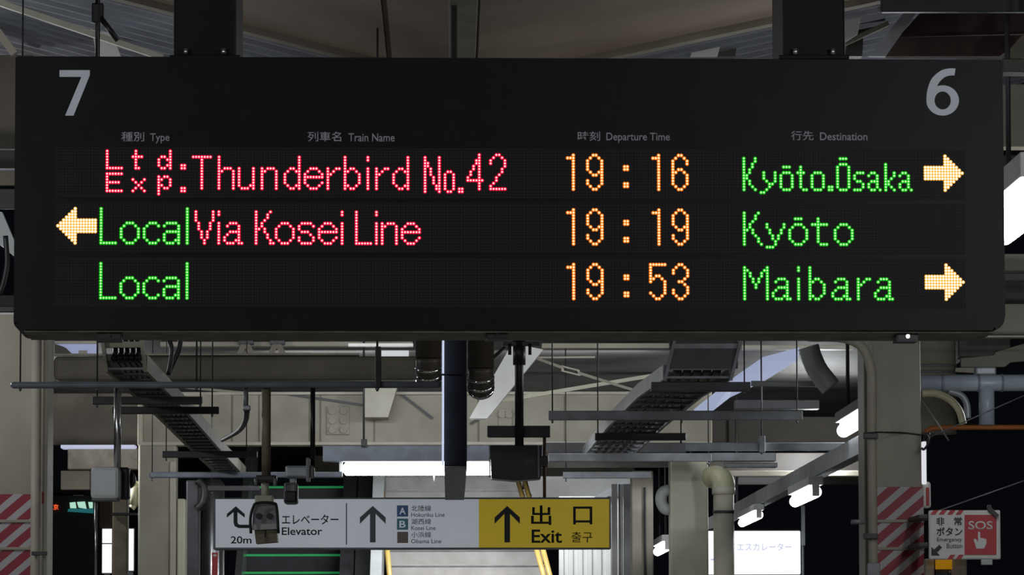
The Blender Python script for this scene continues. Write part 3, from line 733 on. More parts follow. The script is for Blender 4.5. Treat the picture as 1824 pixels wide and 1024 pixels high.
bm = nb(); B(bm, 94, 700, 250, 792, 43, .2); single('wall_left', bm, M['beige_dark'], 'dull wall at the back left', 'wall', kind='structure')
r = root('strip_lamp', 'long thin lamp strip above the tan box beam at back left', 'lamp', W(180, 798, 42))
bm = nb(); B(bm, 108, 792, 240, 798, 42, .3, .003); part('tube', bm, glow('strip_glow', (0.7, 0.75, 1.0), 0.6), r)
bm = nb(); B(bm, 120, 798, 246, 836, 42.2, .25, .01); single('box_beam', bm, M['tan'], 'tan box beam under the thin lamp strip at back left', 'beam')
bm = nb(); B(bm, 108, 838, 160, 872, 42.4, .2); single('far_fascia', bm, M['beige_dark'], 'far dull fascia above the train at left', 'fascia')
bm = nb(); prism(bm, [(912, 612), (968, 622), (868, 745), (836, 745)], 36.2, .2); single('diagonal_brace', bm, M['white'], 'broad white brace slanting behind the black pole', 'brace')
bm = nb(); prism(bm, [(648, 690), (707, 690), (691, 743), (650, 743)], 39.6, .395); single('haunch', bm, M['beige_light'], 'pale haunch on the girder below the blue grey support bar', 'haunch')
t = root('tension_brace', 'pale tension rod with a turnbuckle sloping down to the right', 'brace', W(1050, 668, 36.42))
bm = nb(); bar(bm, W(950, 636, 36.42), W(1002, 655, 36.42), .022, .022); bar(bm, W(1030, 664, 36.42), W(1126, 694, 36.42), .022, .022); part('rod', bm, M['beige'], t)
bm = nb()
for s in (-4, 4): bar(bm, W(1000, 656 + s, 36.42), W(1032, 664 + s, 36.42), .012, .012)
bar(bm, W(1000, 651, 36.42), W(1003, 661, 36.42), .015, .02); bar(bm, W(1030, 659, 36.42), W(1033, 669, 36.42), .015, .02); part('turnbuckle', bm, M['beige_light'], t)
bm = nb(); bar(bm, W(1162, 669, 36.425), W(890, 714, 36.425), .03, .03); single('tension_brace', bm, M['cream'], 'pale tension rod sloping down to the left across the other rod', 'brace')
bm = nb(); bar(bm, W(935, 637, 36.42), W(1060, 636, 36.42), .02, .014); single('tie_rod', bm, M['beige_light'], 'thin pale horizontal tie rod near the top of the braces', 'rod')
for (p, q, lab) in (((460, 702), (330, 690), 'pale tie running left behind the tan pole'), ((500, 700), (650, 722), 'thin rod sloping down right over the girder'), ((712, 700), (770, 745), 'short dark brace left of the hanging sign'), ((870, 735), (838, 755), 'short dark brace right of the hanging sign')):
    bm = nb(); bar(bm, W(*p, 39.975), W(*q, 39.975), .022, .022); single('tie_rod', bm, M['beige'] if p[0] < 480 else M['darkgrey'], lab, 'rod')

# ---- black pole with crossbar and monitor box
t = root('monitor_pole', 'black vertical pole with crossbar in the middle of the ceiling steel', 'pole', W(925, 790, 31.95))
bm = nb(); vpole(bm, 925, 794, 500, 31.95, 16); part('pipe', bm, M['black'], t)
bm = nb(); vpole(bm, 925, 650, 605, 31.94, 23); part('collar', bm, M['black'], t)
bm = nb(); B(bm, 868, 758, 980, 779, 32.01, .05); part('crossbar', bm, M['darkgrey'], t)
bm = nb(); B(bm, 896, 608, 962, 616, 31.9, .06); cp = part('clamp', bm, M['darkgrey'], t)
for x in (908, 944):
    bm = nb(); vpole(bm, x, 632, 612, 31.9, 6, 8); part('bolt', bm, M['black'], cp)
bm = nb(); tube(bm, [W(900, 618, 31.85), W(846, 665, 31.85)], .012); part('cable', bm, M['darkbrown'], t)
t = root('monitor_box', 'black monitor box hanging under the crossbar beside the lamp', 'monitor', W(918, 856, 31.95))
bm = nb(); prism(bm, [(872, 793), (966, 793), (963, 852), (920, 856), (876, 852)], 31.95, .3); part('body', bm, M['black'], t)
bm = nb(); prism(bm, [(934, 818), (954, 815), (954, 826), (932, 827)], 31.94, .012); part('label_plate', bm, M['darkgrey'], t)
for x in (871, 958):
    bm = nb(); B(bm, x, 793, x + 2.5, 850, 31.935, .02, .001); part('trim', bm, M['zinc'], t)
t = root('sign_hanger', 'thin hanger rod reaching from the crossbar down to the guide sign', 'rod', W(970, 885, 32))
bm = nb(); vpole(bm, 970, 888, 775, 32.03, 6); part('rod', bm, M['rust'], t)
bm = nb(); B(bm, 964, 812, 976, 832, 31.95, .05, .004); part('clamp', bm, M['black'], t)

# ================================================================== FLUORESCENT LAMP ACROSS THE MIDDLE
t = root('fluorescent_lamp', 'bright fluorescent tube across the middle above the guide sign', 'lamp', W(745, 848, 35.69))
bm = nb(); B(bm, 575, 793, 968, 822, 35.62, .14, .006); part('housing', bm, M['bluegrey'], t)
bm = nb(); p, q = W(612, 835, 35.69), W(878, 835, 35.69); q.z = p.z; tube(bm, [p, p + Vector((.02, 0, 0)), q - Vector((.02, 0, 0)), q], [.03, .052, .052, .03], 20); part('tube', bm, M['tube'], t)
for x in (607, 884):
    bm = nb(); B(bm, x - 3, 822, x + 3, 842, 35.66, .06, .004); part('socket', bm, M['white'], t)
bm = nb(); vpole(bm, 773, 858, 846, 35.69, 2, 8); part('pull_cord', bm, M['white'], t)
for x in (648,):
    bm = nb(); vpole(bm, x, 795, 599, 35.6, 4, 10); rd = part('hanger_rod', bm, M['darkgrey'], t)
    bm = nb(); B(bm, x - 5, 782, x + 6, 795, 35.58, .04); part('bracket', bm, M['darkgrey'], rd)

# ================================================================== GUIDE SIGN
pg = Plane(W(380, 978, 32), (1, 0, 0))
gs = root('guide_sign', 'long hanging guide sign, white with a yellow exit field at its right end', 'guide sign', W(734, 978, 32))
bm = nb(); B(bm, 380, 885.5, 1088, 979, 32.012, .16, .008); part('frame', bm, M['zinc'], gs)
flat(pg, rect(384, 889, 853, 975), M['sign_white'], gs, .0, 'white_face')
flat(pg, rect(853, 889, 1085, 975), M['sign_yellow'], gs, .0, 'yellow_face')
def arrow_up(cx, y0, y1, w, sw, hh):
    return [(cx - sw / 2, y1), (cx + sw / 2, y1), (cx + sw / 2, y0 + 14), (cx + w / 2, y0 + hh), (cx + w / 2, y0 + hh - 11.5), (cx, y0), (cx - w / 2, y0 + hh - 11.5), (cx - w / 2, y0 + hh), (cx - sw / 2, y0 + 14)]
def poly_fill(pl, poly, m, parent, lift, name):
    b = nb()
    vs = [b.verts.new(pl.at(*pl.uv(x, y), lift)) for x, y in poly]
    f = b.faces.new(vs)
    f.normal_update(); bmesh.ops.triangulate(b, faces=[f], ngon_method='EAR_CLIP')
    ex = bmesh.ops.extrude_face_region(b, geom=b.faces[:])
    for g in ex['geom']:
        if isinstance(g, bmesh.types.BMVert): g.co -= pl.n * (lift + .0005)
    return part(name, b, m, parent)
poly_fill(pg, arrow_up(664, 901, 966, 46, 10, 32), M['ink_soft'], gs, .002, 'arrow')
poly_fill(pg, arrow_up(903.5, 901, 966, 45, 10, 32), M['ink'], gs, .002, 'arrow')
poly_fill(pg, [(448, 940.5), (425, 940.5), (418, 937), (416, 931), (416, 912), (404, 922), (404, 915.5), (420, 901.5), (436, 915.5), (436, 922), (423, 912), (423, 930), (424.5, 933.5), (428, 934.5), (448, 934.5)], M['ink'], gs, .002, 'arrow')
poly_fill(pg, rect(616.2, 896, 618.2, 970), M['ink_soft'], gs, .002, 'divider')
for t_, x0, y0, x1, y1, m, b_ in (('20m', 411, 955, 448, 968, 'ink', .012), ('エレベーター', 502, 916, 603, 934, 'ink', .012), ('Elevator', 502, 939, 574, 953, 'ink', .012),
                                  ('北陸線', 732.5, 900, 768, 910.5, 'ink_soft', .006), ('Hokuriku Line', 732.5, 913, 792, 920.5, 'ink_soft', .006),
                                  ('湖西線', 732.5, 923.5, 768, 934, 'ink_soft', .006), ('Kosei Line', 732.5, 936.5, 776, 944, 'ink_soft', .006),
                                  ('小浜線', 732.5, 947, 768, 957.5, 'ink_soft', .006), ('Obama Line', 732.5, 960, 786, 967.5, 'ink_soft', .006),
                                  ('出', 946, 900, 982, 935, 'ink', .014), ('口', 1021, 902, 1055, 934, 'ink', .014), ('Exit', 947, 943, 1001, 967, 'ink', .016), ('출구', 1018, 947, 1055, 966, 'ink', .004)):
    lettering(pg, t_, x0, y0, x1, y1, M[m], gs, b_, .002)
for x0, y0, x1, y1, m, ch in ((707, 900, 727, 920, 'sq_blue', 'A'), (707, 923.5, 727, 943.5, 'sq_cyan', 'B'), (707.5, 947, 727, 967, 'sq_grey', None)):
    sq = flat(pg, rect(x0, y0, x1, y1), M[m], gs, .0015, 'line_symbol')
    if ch: lettering(pg, ch, x0 + 4.5, y0 + 4, x1 - 4.5, y1 - 4, M['sign_white'], sq, .01, .0025)

# ================================================================== LEFT: speaker box, poles, cameras
t = root('speaker_box', 'pale grey rounded box hanging on a pole at left', 'box', W(194, 890, 19.00))
bm = nb(); B(bm, 161, 831, 213, 889, 19.00, .14, .018); part('body', bm, M['boxpale'], t)
bm = nb(); B(bm, 163, 887, 210, 892, 19.01, .12, .005); part('bottom_lip', bm, M['zinc'], t)
bm = nb(); p = W(222, 853, 19.20); tube(bm, [p, p + Vector((0, .1, 0))], m_at(18, 19.20), 20); part('rear_disc', bm, M['black'], t)
bm = nb(); vpole(bm, 209, 836, 691.5, 19.09, 13); part('pole', bm, M['steel'], t)
bm = nb(); B(bm, 210, 832, 230, 889, 19.12, .1, .01); part('rear_case', bm, M['darkgrey'], t)
bm = nb(); vpole(bm, 170, 1060, 889, 19.10, 5); single('cable_tube', bm, M['steel'], 'thin shiny tube running down from the pale grey box', 'tube')
t = root('tan_post', 'tan post below the pale grey box at left', 'post', (W(213, 1000, 27).x, 27, 0))
bm = nb(); a = W(200, 900, 27); b = W(228, 900, 27); box(bm, (a.x, 27, 0), (b.x, 27.1, W(213, 862, 27).z), .01); part('shaft', bm, M['tan'], t)
bm = nb(); B(bm, 197, 913, 245, 918, 26.96, .03, .003); part('strap', bm, M['black'], t)
t = root('camera_pole', 'tan vertical pole carrying a grey camera housing in front of the guide sign', 'pole', W(473, 885, 19.05))
bm = nb(); vpole(bm, 474, 855, 691.5, 19.05, 16.5); part('shaft', bm, M['tan'], t)
bm = nb(); vpole(bm, 472, 890, 850, 19.04, 14); part('lower_shaft', bm, M['cream'], t)
bm = nb(); B(bm, 455, 846, 492, 857, 18.97, .12, .006); cl = part('clamp', bm, M['darkgrey'], t)
for x in (456, 490):
    bm = nb(); tube(bm, [W(x, 852, 18.95), W(x, 866, 18.95)], .008, 8); part('bolt', bm, M['zinc'], cl)
t = root('camera_housing', 'grey hooded camera housing hanging in front of the guide sign', 'camera', W(472, 968, 18.85))
bm = nb(); prism(bm, [(451, 902), (456, 898), (488, 898), (493, 902), (493, 940), (449, 940)], 18.85, .16); part('hood', bm, M['zinc'], t)
bm = nb(); prism(bm, [(449, 934), (494, 932), (494, 942), (449, 944)], 18.83, .02); part('visor_edge', bm, M['pale'], t)
bm = nb(); prism(bm, [(453, 943), (493, 942), (494, 965), (456, 968)], 18.86, .13); part('body', bm, M['tan'], t)
bm = nb(); B(bm, 471.5, 944, 473.5, 956, 18.85, .02, .001); part('slot', bm, M['black'], t)
bm = nb(); B(bm, 454, 882, 486, 900, 18.89, .1, .006); part('mount', bm, M['cream'], t)
for x in (461, 480):
    bm = nb(); p = W(x, 919, 18.85); tube(bm, [p, p + Vector((0, -.012, 0))], m_at(5.5, 18.85), 14); part('bolt', bm, M['black'], t)
bm = nb(); tube(bm, curve([W(447, 950, 18.80), W(446, 925, 18.80), W(450, 905, 18.80), W(458, 896, 18.80), W(486, 896, 18.80), W(493, 905, 18.80), W(496, 950, 18.80)], 6), .006, 8); part('strap_cable', bm, M['black'], t)
t = root('security_camera', 'small grey security camera above the guide sign right of the tan pole', 'camera', W(522, 897, 19.05))
bm = nb(); B(bm, 508, 829, 560, 851, 19.08, .08, .01); part('bracket', bm, M['zinc_light'], t)
bm = nb(); B(bm, 545, 815, 552, 858, 19.05, .06, .004); part('side_plate', bm, M['zinc'], t)
bm = nb(); B(bm, 516, 848, 527, 862, 19.11, .05, .004); part('neck', bm, M['zinc_light'], t)
bm = nb(); B(bm, 505, 859, 530, 897, 19.0, .14, .012); bd = part('body', bm, M['zinc'], t)
bm = nb(); B(bm, 507, 874, 528, 894, 18.985, .02, .006); part('lens', bm, M['black'], bd)
bm = nb(); vpole(bm, 557, 818, 691.5, 19.05, 9); part('pole', bm, M['black'], t)
t = root('flexible_hose', 'black flexible hose curving down to the left tray from a grey pipe', 'hose', W(440, 735, 19.05))
bm = nb(); tube(bm, curve([W(440, 730, 19.05), W(437, 750, 20), W(424, 768, 23), W(396, 784, 28.2)]), m_at(5, 20)); part('hose', bm, M['rubber'], t)
bm = nb(); vpole(bm, 438, 732, 691.5, 19.05, 9); part('pipe', bm, M['zinc'], t)
bm = nb(); B(bm, 432, 722, 446, 730, 19.02, .06, .004); part('coupling', bm, M['zinc_light'], t)
bm = nb(); tube(bm, curve([W(322, 600, 24.5), W(318, 625, 24.5), W(300, 665, 24.5)]), .014); single('cable', bm, M['black'], 'black cable sloping down right of the left tray, left of two', 'cable')
bm = nb(); tube(bm, curve([W(300, 600, 24.3), W(306, 625, 24.3), W(300, 668, 24.3)]), .012); single('cable', bm, M['black'], 'black cable hugging the upper end of the left tray', 'cable')

# columns at left behind
def column(label, x0, x1, D, ytop, m, cat='column', strips=()):
    a, b = W(x0, 950, D).x, W(x1, 950, D).x
    t = root('column', label, cat, ((a + b) / 2, D + .1, 0))
    bm = nb(); box(bm, (a, D, 0), (b, D + .3, W(x0, ytop, D).z), .015); part('shaft', bm, M[m], t)
    for s0, s1, mm in strips:
        c, d = W(s0, 950, D).x, W(s1, 950, D).x
        bm = nb(); box(bm, (c, D - .03, 0), (d, D + .02, W(x0, ytop + 30, D).z), .006); part('edge_strip', bm, M[mm], t)
    return t
column('beige column under the left tray beside the tan post', 246, 313, 39.9, 792.5, 'beige', strips=((303, 313, 'beige_light'),))
column('pale cream column strip right of the beige column', 315, 330, 40, 888, 'cream')
column('dark grey post left of the guide sign', 331, 354, 41, 855, 'darkgrey')
bm = nb(); tube(bm, curve([W(352, 855, 40.97), W(364, 868, 40.97), W(363, 892, 40.97), W(352, 906, 40.97)]), .04); single('hose_bend', bm, M['rubber'], 'black hose bend on the dark grey post', 'hose')
t = root('steel_duct', 'round shiny steel duct left of the escalator', 'duct', (W(378, 1000, 44).x, 44, 0))
bm = nb(); a = W(378, 960, 44); tube(bm, [(a.x, 44.2, 0), (a.x, 44.2, W(378, 862, 44).z), (a.x, 44.2, W(378, 852, 44).z)], [m_at(20, 44), m_at(20, 44), m_at(12, 44)], 28); part('body', bm, M['steel'], t)
pr = Plane(W(377, 1024, 43.9), (1, 0, 0))
r = root('red_notice', 'narrow red vertical notice at the escalator entrance', 'notice', W(382, 1060, 43.9))
bm = nb(); B(bm, 377, 984, 388, 1060, 43.9, .03, .002); part('board', bm, M['red'], r)
bm = nb(); B(bm, 379.5, 987, 385.5, 991, 43.885, .02, .003); part('emblem', bm, M['white'], r)

# train and lit panels at far left
t = root('train', 'dark train front with green lit cab windows at far left', 'train', (W(135, 1000, 60).x, 60, 0))
a, b = W(60, 950, 60).x, W(182, 950, 60).x
bm = nb(); box(bm, (a, 60, -1.1), (b, 70, W(100, 872, 60).z), .08); part('body', bm, M['black'], t)
bm = nb(); B(bm, 92, 868, 165, 878, 59.97, .1, .02); part('roof_band', bm, M['wood'], t)
for poly in ([(124, 895), (134, 894), (136, 905), (125, 905)], [(137, 894), (151, 893), (154, 906), (140, 904)], [(157, 894), (165, 894), (165, 905), (159, 905)]):
    bm = nb(); prism(bm, poly, 59.93, .03); part('window', bm, M['cab'], t)
bm = nb(); prism(bm, [(122, 906), (166, 906), (166, 914), (120, 911)], 59.93, .03); part('dashboard_glow', bm, M['cab_low'], t)
bm = nb(); B(bm, 130, 881, 149, 883, 59.95, .03, .002); part('marker_lamp', bm, M['zinc_light'], t)
pt = Plane(W(95, 908, 59.95), (1, 0, 0))
lettering(pt, '京', 95, 898, 104, 908, M['led_sign'], t, .01, .01)
for k, (x0, x1, y0, y1, lab) in enumerate(((182, 199, 942, 1020, 'lit white timetable panel left of the tan post'), (227, 238, 942, 1016, 'narrow lit white panel right of the tan post'))):
    r = root('lit_panel', lab, 'lit panel', W((x0 + x1) / 2, y1, 50))
    bm = nb(); B(bm, x0 - 1.5, y0 - 2, x1 + 1.5, y1 + 2, 50.01, .08, .004); part('frame', bm, M['zinc'], r)
    bm = nb(); B(bm, x0, y0, x1, y1, 50, .02, .002); part('panel', bm, M['lightbox'], r)
    bm = nb(); p = W((x0 + x1) / 2, y1 + 2, 50.04); box(bm, (p.x - .03, 50.02, 0), (p.x + .03, 50.08, p.z), .004); part('post', bm, M['zinc'], r)
    if k == 0:
        bm = nb(); B(bm, x0, 967, x1, 969, 49.99, .012, .001); part('divider', bm, M['darkgrey'], r)
bm = nb(); B(bm, 176, 892, 199, 941, 50.02, .1, .01); single('red_post', bm, M['wood'], 'dull red post above the lit white timetable panel', 'post')
bm = nb(); tube(bm, [W(240, 866, 39.98), W(240, 900, 39.99)], .045); tube(bm, curve([W(232, 858, 39.98), W(246, 866, 39.98), W(247, 888, 39.98), W(234, 905, 39.98)]), .03); single('bent_pipe', bm, M['yellow_pipe'], 'cream bent pipe between the pale grey box and the beige column', 'pipe')

# ================================================================== ESCALATOR, STAIRS, STAIR WALL
D0 = 49.0
esc = root('escalator', 'escalator with dark steps and green step edges behind the guide sign', 'escalator', (W(523, 1000, D0).x, D0, 0))
xa, xb = W(437, 1000, D0).x, W(608, 1000, D0).x
z0 = W(523, 1018.5, D0).z
for k in range(-13, 6):
    y = D0 + .35 * k; z = z0 + .2 * k
    bm = nb(); box(bm, (xa, y, z - .2), (xb, y + .36, z), .004); s = part('step', bm, M['step'], esc)
    bm = nb(); box(bm, (xa, y - .006, z - .022), (xb, y + .01, z + .002), .001); part('step_edge', bm, M['green_edge'], s)
for name, x0, x1, m, dz in (('balustrade', 425, 437, 'steel', .45), ('balustrade', 608, 632, 'darkgrey', .45), ('balustrade', 634, 660, 'steel', .35)):
    a, b = W(x0, 1000, D0).x, W(x1, 1000, D0).x
    bm = nb()
    for xx in (0,):
        lo = [(y, z0 + .2 / .35 * (y - D0)) for y in (D0 - 4.4, D0 + 4.2)]
        vs = []
        for x in (a, b): vs.append([bm.verts.new((x, y, z + o)) for (y, z), o in ((lo[0], -.5), (lo[1], -.5), (lo[1], dz), (lo[0], dz))])
        bm.faces.new(vs[0]); bm.faces.new(vs[1][::-1])
        for i in range(4): bm.faces.new((vs[0][i], vs[1][i], vs[1][(i + 1) % 4], vs[0][(i + 1) % 4]))
    part(name, bm, M[m], esc)
st = root('staircase', 'pale staircase rising behind the guide sign right of the escalator', 'staircase', (W(820, 1000, D0).x, D0, 0))
xa, xb = W(692, 1000, D0).x, W(985, 1000, D0).x
zs = W(820, 1005, D0).z
bm = nb(); bn = nb()
for k in range(-16, 8):
    y = D0 + .30 * k; z = zs + .175 * k
    py = 1180 - (z - 1.6) * F / y
    xl, xr = W(693 + .08 * (py - 1018), py, y).x, W(980 + .28 * (py - 1023), py, y).x
    box(bm, (xl, y, z - .19), (xr, y + .32, z), .004)
    box(bn, (xl, y - .006, z - .03), (xr, y + .03, z - .014), .001)
part('flight', bm, M['stair'], st); part('nosing', bn, M['zinc'], st)
def inc(y): return zs + .175 / .30 * (y - D0)
bm = nb(); bar(bm, (xa - .11, D0 - 4.5, inc(D0 - 4.5) + .3), (xa - .11, D0 + 4, inc(D0 + 4) + .3), .12, 1.0); part('stringer', bm, M['pale'], st)
for (ax, ay, bx, by) in ((697, 1060, 677, 835), (978, 1060, 917, 835), (989, 1060, 929, 835)):
    p, q = W(ax, ay, 46.8), W(bx, by, 49.6)
    bm = nb(); tube(bm, [p, q], .028); hr = part('handrail', bm, M['handrail'], st)
    for f_ in (.15, .5, .85):
        c = p.lerp(q, f_); bm = nb(); tube(bm, [c, c + Vector((.05 if ax > 800 else -.05, .02, -.1))], .015, 8); part('bracket', bm, M['zinc'], hr)
# stair hall walls
bm = nb()
a = W(990, 1000, D0).x
for k in range(16):
    x = a + k * .05; box(bm, (x, 47.5 + (k % 2) * .012 + k * .0, 0), (x + .049, 47.62, W(1000, 884, 47.5).z), .004)
single('wall_stair', bm, M['white'], 'white ribbed wall beside the stairs', 'wall', kind='structure')
bm = nb(); B(bm, 940, 848, 1130, 890, 50.5, .2); single('wall_upper', bm, M['white'], 'white upper wall of the stair hall', 'wall', kind='structure')
bm = nb(); B(bm, 560, 700, 1130, 852, 56, .2); single('wall_end', bm, M['beige_dark'], 'end wall of the stair hall', 'wall', kind='structure')
bm = nb(); prism(bm, [(1050, 890), (1112, 855), (1122, 860), (1070, 892)], 47.42, .09); single('sloping_rail', bm, M['zinc'], 'sloping grey rail above the right end of the guide sign', 'rail')
t = root('wall_panel_frame', 'pale steel door frame right of the guide sign', 'frame', (W(1105, 1000, 45).x, 45, 0))
for x0, x1, m in ((1090, 1100, 'white'), (1102, 1106, 'zinc'), (1107, 1110, 'white'), (1111, 1124, 'pale')):
    bm = nb(); c, d = W(x0, 950, 45).x, W(x1, 950, 45).x; box(bm, (c, 45, 0), (d, 45.08, W(x0, 862, 45).z), .004); part('jamb', bm, M[m], t)
column('grey white column with a dark slot right of the guide sign', 1125, 1164, 42, 838, 'beige_light', strips=((1146.5, 1150.5, 'darkgrey'),))
column('far cream column behind the grey channel bar', 1194, 1262, 38, 818, 'cream')
t = root('downpipe', 'cream downpipe with an elbow beside the far cream column', 'pipe', (W(1289, 1000, 37.5).x, 37.5, 0))
a = W(1289, 900, 37.5); r_ = m_at(18.5, 37.5)
bm = nb(); tube(bm, [(a.x, 37.5, 0), (a.x, 37.5, W(1289, 868, 37.5).z)], r_, 24); part('pipe', bm, M['beige_light'], t)
bm = nb(); c = W(1289, 868, 37.5); tube(bm, curve([c + Vector((0, 0, -.06)), c + Vector((0, 0.005, .03)), c + Vector((-.02, .04, .075)), c + Vector((-.05, .13, .095)), c + Vector((-.08, .24, .095))], 8), r_ * 1.08, 24); part('elbow', bm, M['yellow_pipe'], t)
bm = nb(); z = W(1289, 912, 37.5).z; tube(bm, [(a.x, 37.5, z - .012), (a.x, 37.5, z + .012)], r_ * 1.06, 24); part('band', bm, M['darkgrey'], t)
bm = nb(); z = W(1289, 868, 37.5).z; tube(bm, [(a.x, 37.5, z - .06), (a.x, 37.5, z)], r_ * 1.12, 24); part('collar', bm, M['beige_light'], t)
bm = nb(); tube(bm, curve([W(1193, 908, 38.15), W(1184, 905, 38.15), W(1178, 893, 38.15), W(1180, 878, 38.15), W(1193, 872, 38.15)]), .05, 16); single('elbow_pipe', bm, M['pale'], 'pale elbow pipe left of the far cream column', 'pipe')

# lightbox at the right
lb = root('lightbox_sign', 'bright white lightbox sign for the escalator between the downpipe and the right pillar', 'sign', W(1345, 1023, 45))
bm = nb(); B(bm, 1255, 943, 1428, 1026, 45.02, .12, .02); part('case', bm, M['zinc'], lb)
bm = nb(); B(bm, 1257, 945.5, 1425.5, 1023, 45, .03, .012); part('panel', bm, M['lightbox'], lb)
plb = Plane(W(1263, 1020, 44.998), (1, 0, 0))
lettering(plb, 'エスカレーター', 1313, 967, 1410, 981, M['lightbox_ink'], lb, .012, .003)
poly_fill(plb, [(1266, 998), (1276, 998), (1288, 984), (1293, 984), (1293, 981), (1286, 981), (1275, 995), (1266, 995)], M['lightbox_ink'], lb, .003, 'escalator_symbol')
for x in (1430,):
    t = root('lightbox_post', 'thin grey post holding the right side of the lightbox sign', 'post', W(x, 1060, 45))
    bm = nb(); c = W(1428, 950, 45); box(bm, (c.x, 44.98, W(x, 972, 45).z), (c.x + .035, 45.06, W(x, 900, 45).z), .004); part('upper_post', bm, M['zinc_light'], t)
    bm = nb(); tube(bm, [(c.x + .015, 45.02, 0), (c.x + .015, 45.02, W(x, 972, 45).z)], .012); part('lower_rod', bm, M['zinc_light'], t)

# lamp rail and lamps at right
t = root('lamp_rail', 'grey lamp rail running back along the right platform edge', 'rail', PZ(1510, 809, 3.0))
p, q = PZ(1545, 790, 3.0), PZ(1190, 974, 3.0)
bm = nb(); bar(bm, p, q, .09, .12); part('rail', bm, M['zinc'], t)
for f in (.5, .8):
    c = p.lerp(q, f); bm = nb(); tube(bm, [c, (c.x, c.y, ctop(c.x, c.y))], .012, 8); part('hanger_rod', bm, M['darkgrey'], t)
long_lamp('fluorescent_lamp', 'bright fluorescent lamp just left of the right pillar under a pale hood', 1545, 742, 28.0, 1.7, .045, 'tube_soft', rod=True)
long_lamp('fluorescent_lamp', 'bright fluorescent lamp on the rail, nearest to the right pillar', 1453, 876, 31.6, 1.9, .042, 'tube_soft')
long_lamp('fluorescent_lamp', 'fluorescent lamp on the rail directly above the lightbox sign', 1352, 917, 38.0, 2.2, .036, 'tube_soft')
long_lamp('fluorescent_lamp', 'small far fluorescent lamp left of the far cream column', 1189, 973, 50.0, 2.4, .05, 'tube_soft', rod=True)
bm = nb(); B(bm, 1265, 838, 1600, 848, 40, .2); single('roof_purlin', bm, M['beige_light'], 'pale far roof purlin behind the lamps at right', 'purlin')
bm = nb(); B(bm, 1262, 806, 1600, 840, 41, 3); single('ceiling_right', bm, M['darkbrown'], 'dark far roof at right', 'ceiling', kind='structure')

# blue white roof sheet, light painted as glow, pipes near the right pillar
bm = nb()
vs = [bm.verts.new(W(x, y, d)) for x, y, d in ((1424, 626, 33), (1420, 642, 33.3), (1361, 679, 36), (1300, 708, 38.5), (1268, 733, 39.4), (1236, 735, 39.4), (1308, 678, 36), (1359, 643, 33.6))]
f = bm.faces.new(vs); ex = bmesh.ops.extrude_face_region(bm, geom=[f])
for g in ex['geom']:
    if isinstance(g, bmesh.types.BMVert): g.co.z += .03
single('painted_glow_sheet', bm, glow('painted_sheet_glow', (0.52, 0.60, 0.88), 0.55), 'blue white roof sheet with painted glow slanting behind the right tray', 'roof sheet')
bm = nb(); tube(bm, curve([W(1440, 618, 31), W(1447, 640, 31), W(1458, 662, 31), W(1480, 690, 31)]), m_at(19, 31), 18); single('diagonal_pipe', bm, M['pale'], 'thick grey pipe slanting down behind the right pillar conduit', 'pipe')
bm = nb(); tube(bm, [W(1338, 683, 31.5), W(1470, 684, 31.5)], m_at(5, 31.5)); single('cross_pipe', bm, M['pale'], 'thin pale pipe below the blue white roof sheet', 'pipe')
bm = nb(); B(bm, 1310, 712, 1460, 728, 36, .2); single('fascia_board', bm, M['darkgrey'], 'dim dark fascia board left of the right pillar', 'fascia')

# ================================================================== RIGHT OF THE RIGHT PILLAR
t = root('round_column', 'thick round beige column behind the right pillar', 'column', W(1665, 760, 27))
c = W(1672, 700, 27); r_ = m_at(38, 27)
bm = nb(); tube(bm, [(c.x, 27.2, W(1672, 770, 27).z), (c.x, 27.2, ctop(c.x, 27))], r_, 28); part('shaft', bm, M['beige'], t)
for y in (649, 660):
    bm = nb(); z = W(1672, y, 27).z; tube(bm, [(c.x, 27.2, z - .008), (c.x, 27.2, z + .008)], r_ * 1.06, 28); part('band', bm, M['zinc'], t)
t = root('tee_pipe', 'pale blue grey pipe with a branch going down at right', 'pipe', W(1745, 682, 25))
bm = nb(); p, q = W(1640, 682, 25), W(1870, 682, 25); q.z = p.z; tube(bm, [p, q], m_at(15, 25), 20); part('main_pipe', bm, M['bluepipe'], t)
bm = nb(); a = W(1757, 682, 25); tube(bm, [a, (a.x, 25, W(1757, 757, 25).z)], m_at(14, 25), 20); part('branch', bm, M['bluepipe'], t)
for x in (1676, 1741, 1783):
    bm = nb(); a = W(x, 682, 25); tube(bm, [a, a + Vector((.012, 0, 0))], m_at(16.2, 25), 20); part('coupling', bm, M['bluegrey'], t)
bm = nb(); B(bm, 1738, 653, 1775, 668, 25.0, .1, .01); part('saddle', bm, M['zinc'], t)
bm = nb(); tube(bm, curve([W(1644, 701, 22.2), W(1668, 701, 22.2), W(1692, 712, 22.2), W(1708, 730, 22.2), W(1716, 756, 22.2)]), m_at(6.5, 22.2), 16); single('curved_conduit', bm, M['yellow_pipe'], 'cream curved conduit bending down under the pale blue grey pipe', 'conduit')
bm = nb(); tube(bm, curve([W(1690, 696, 25.0), W(1712, 704, 25.0), W(1722, 720, 25.0), W(1724, 745, 25.0)]), m_at(6, 25.0), 16); single('curved_conduit', bm, M['zinc'], 'grey curved conduit behind the cream one', 'conduit')
bm = nb(); prism(bm, [(1774, 627), (1824, 612), (1860, 600), (1860, 640), (1800, 645), (1790, 653), (1712, 654), (1712, 638), (1770, 633)], 27.1, .05); single('steel_plate', bm, M['beige'], 'white bent steel plate under the cream ledge at right', 'plate')
bm = nb(); prism(bm, [(1702, 655), (1738, 655), (1738, 664), (1702, 662)], 27.09, .05); single('steel_plate', bm, M['beige_light'], 'small pale plate left of the white bent plate', 'plate')
bm = nb(); B(bm, 1708, 601, 1800, 636, 27.15, .2); single('soffit_board', bm, M['darkbrown'], 'dark brown soffit board right of the round column', 'soffit')
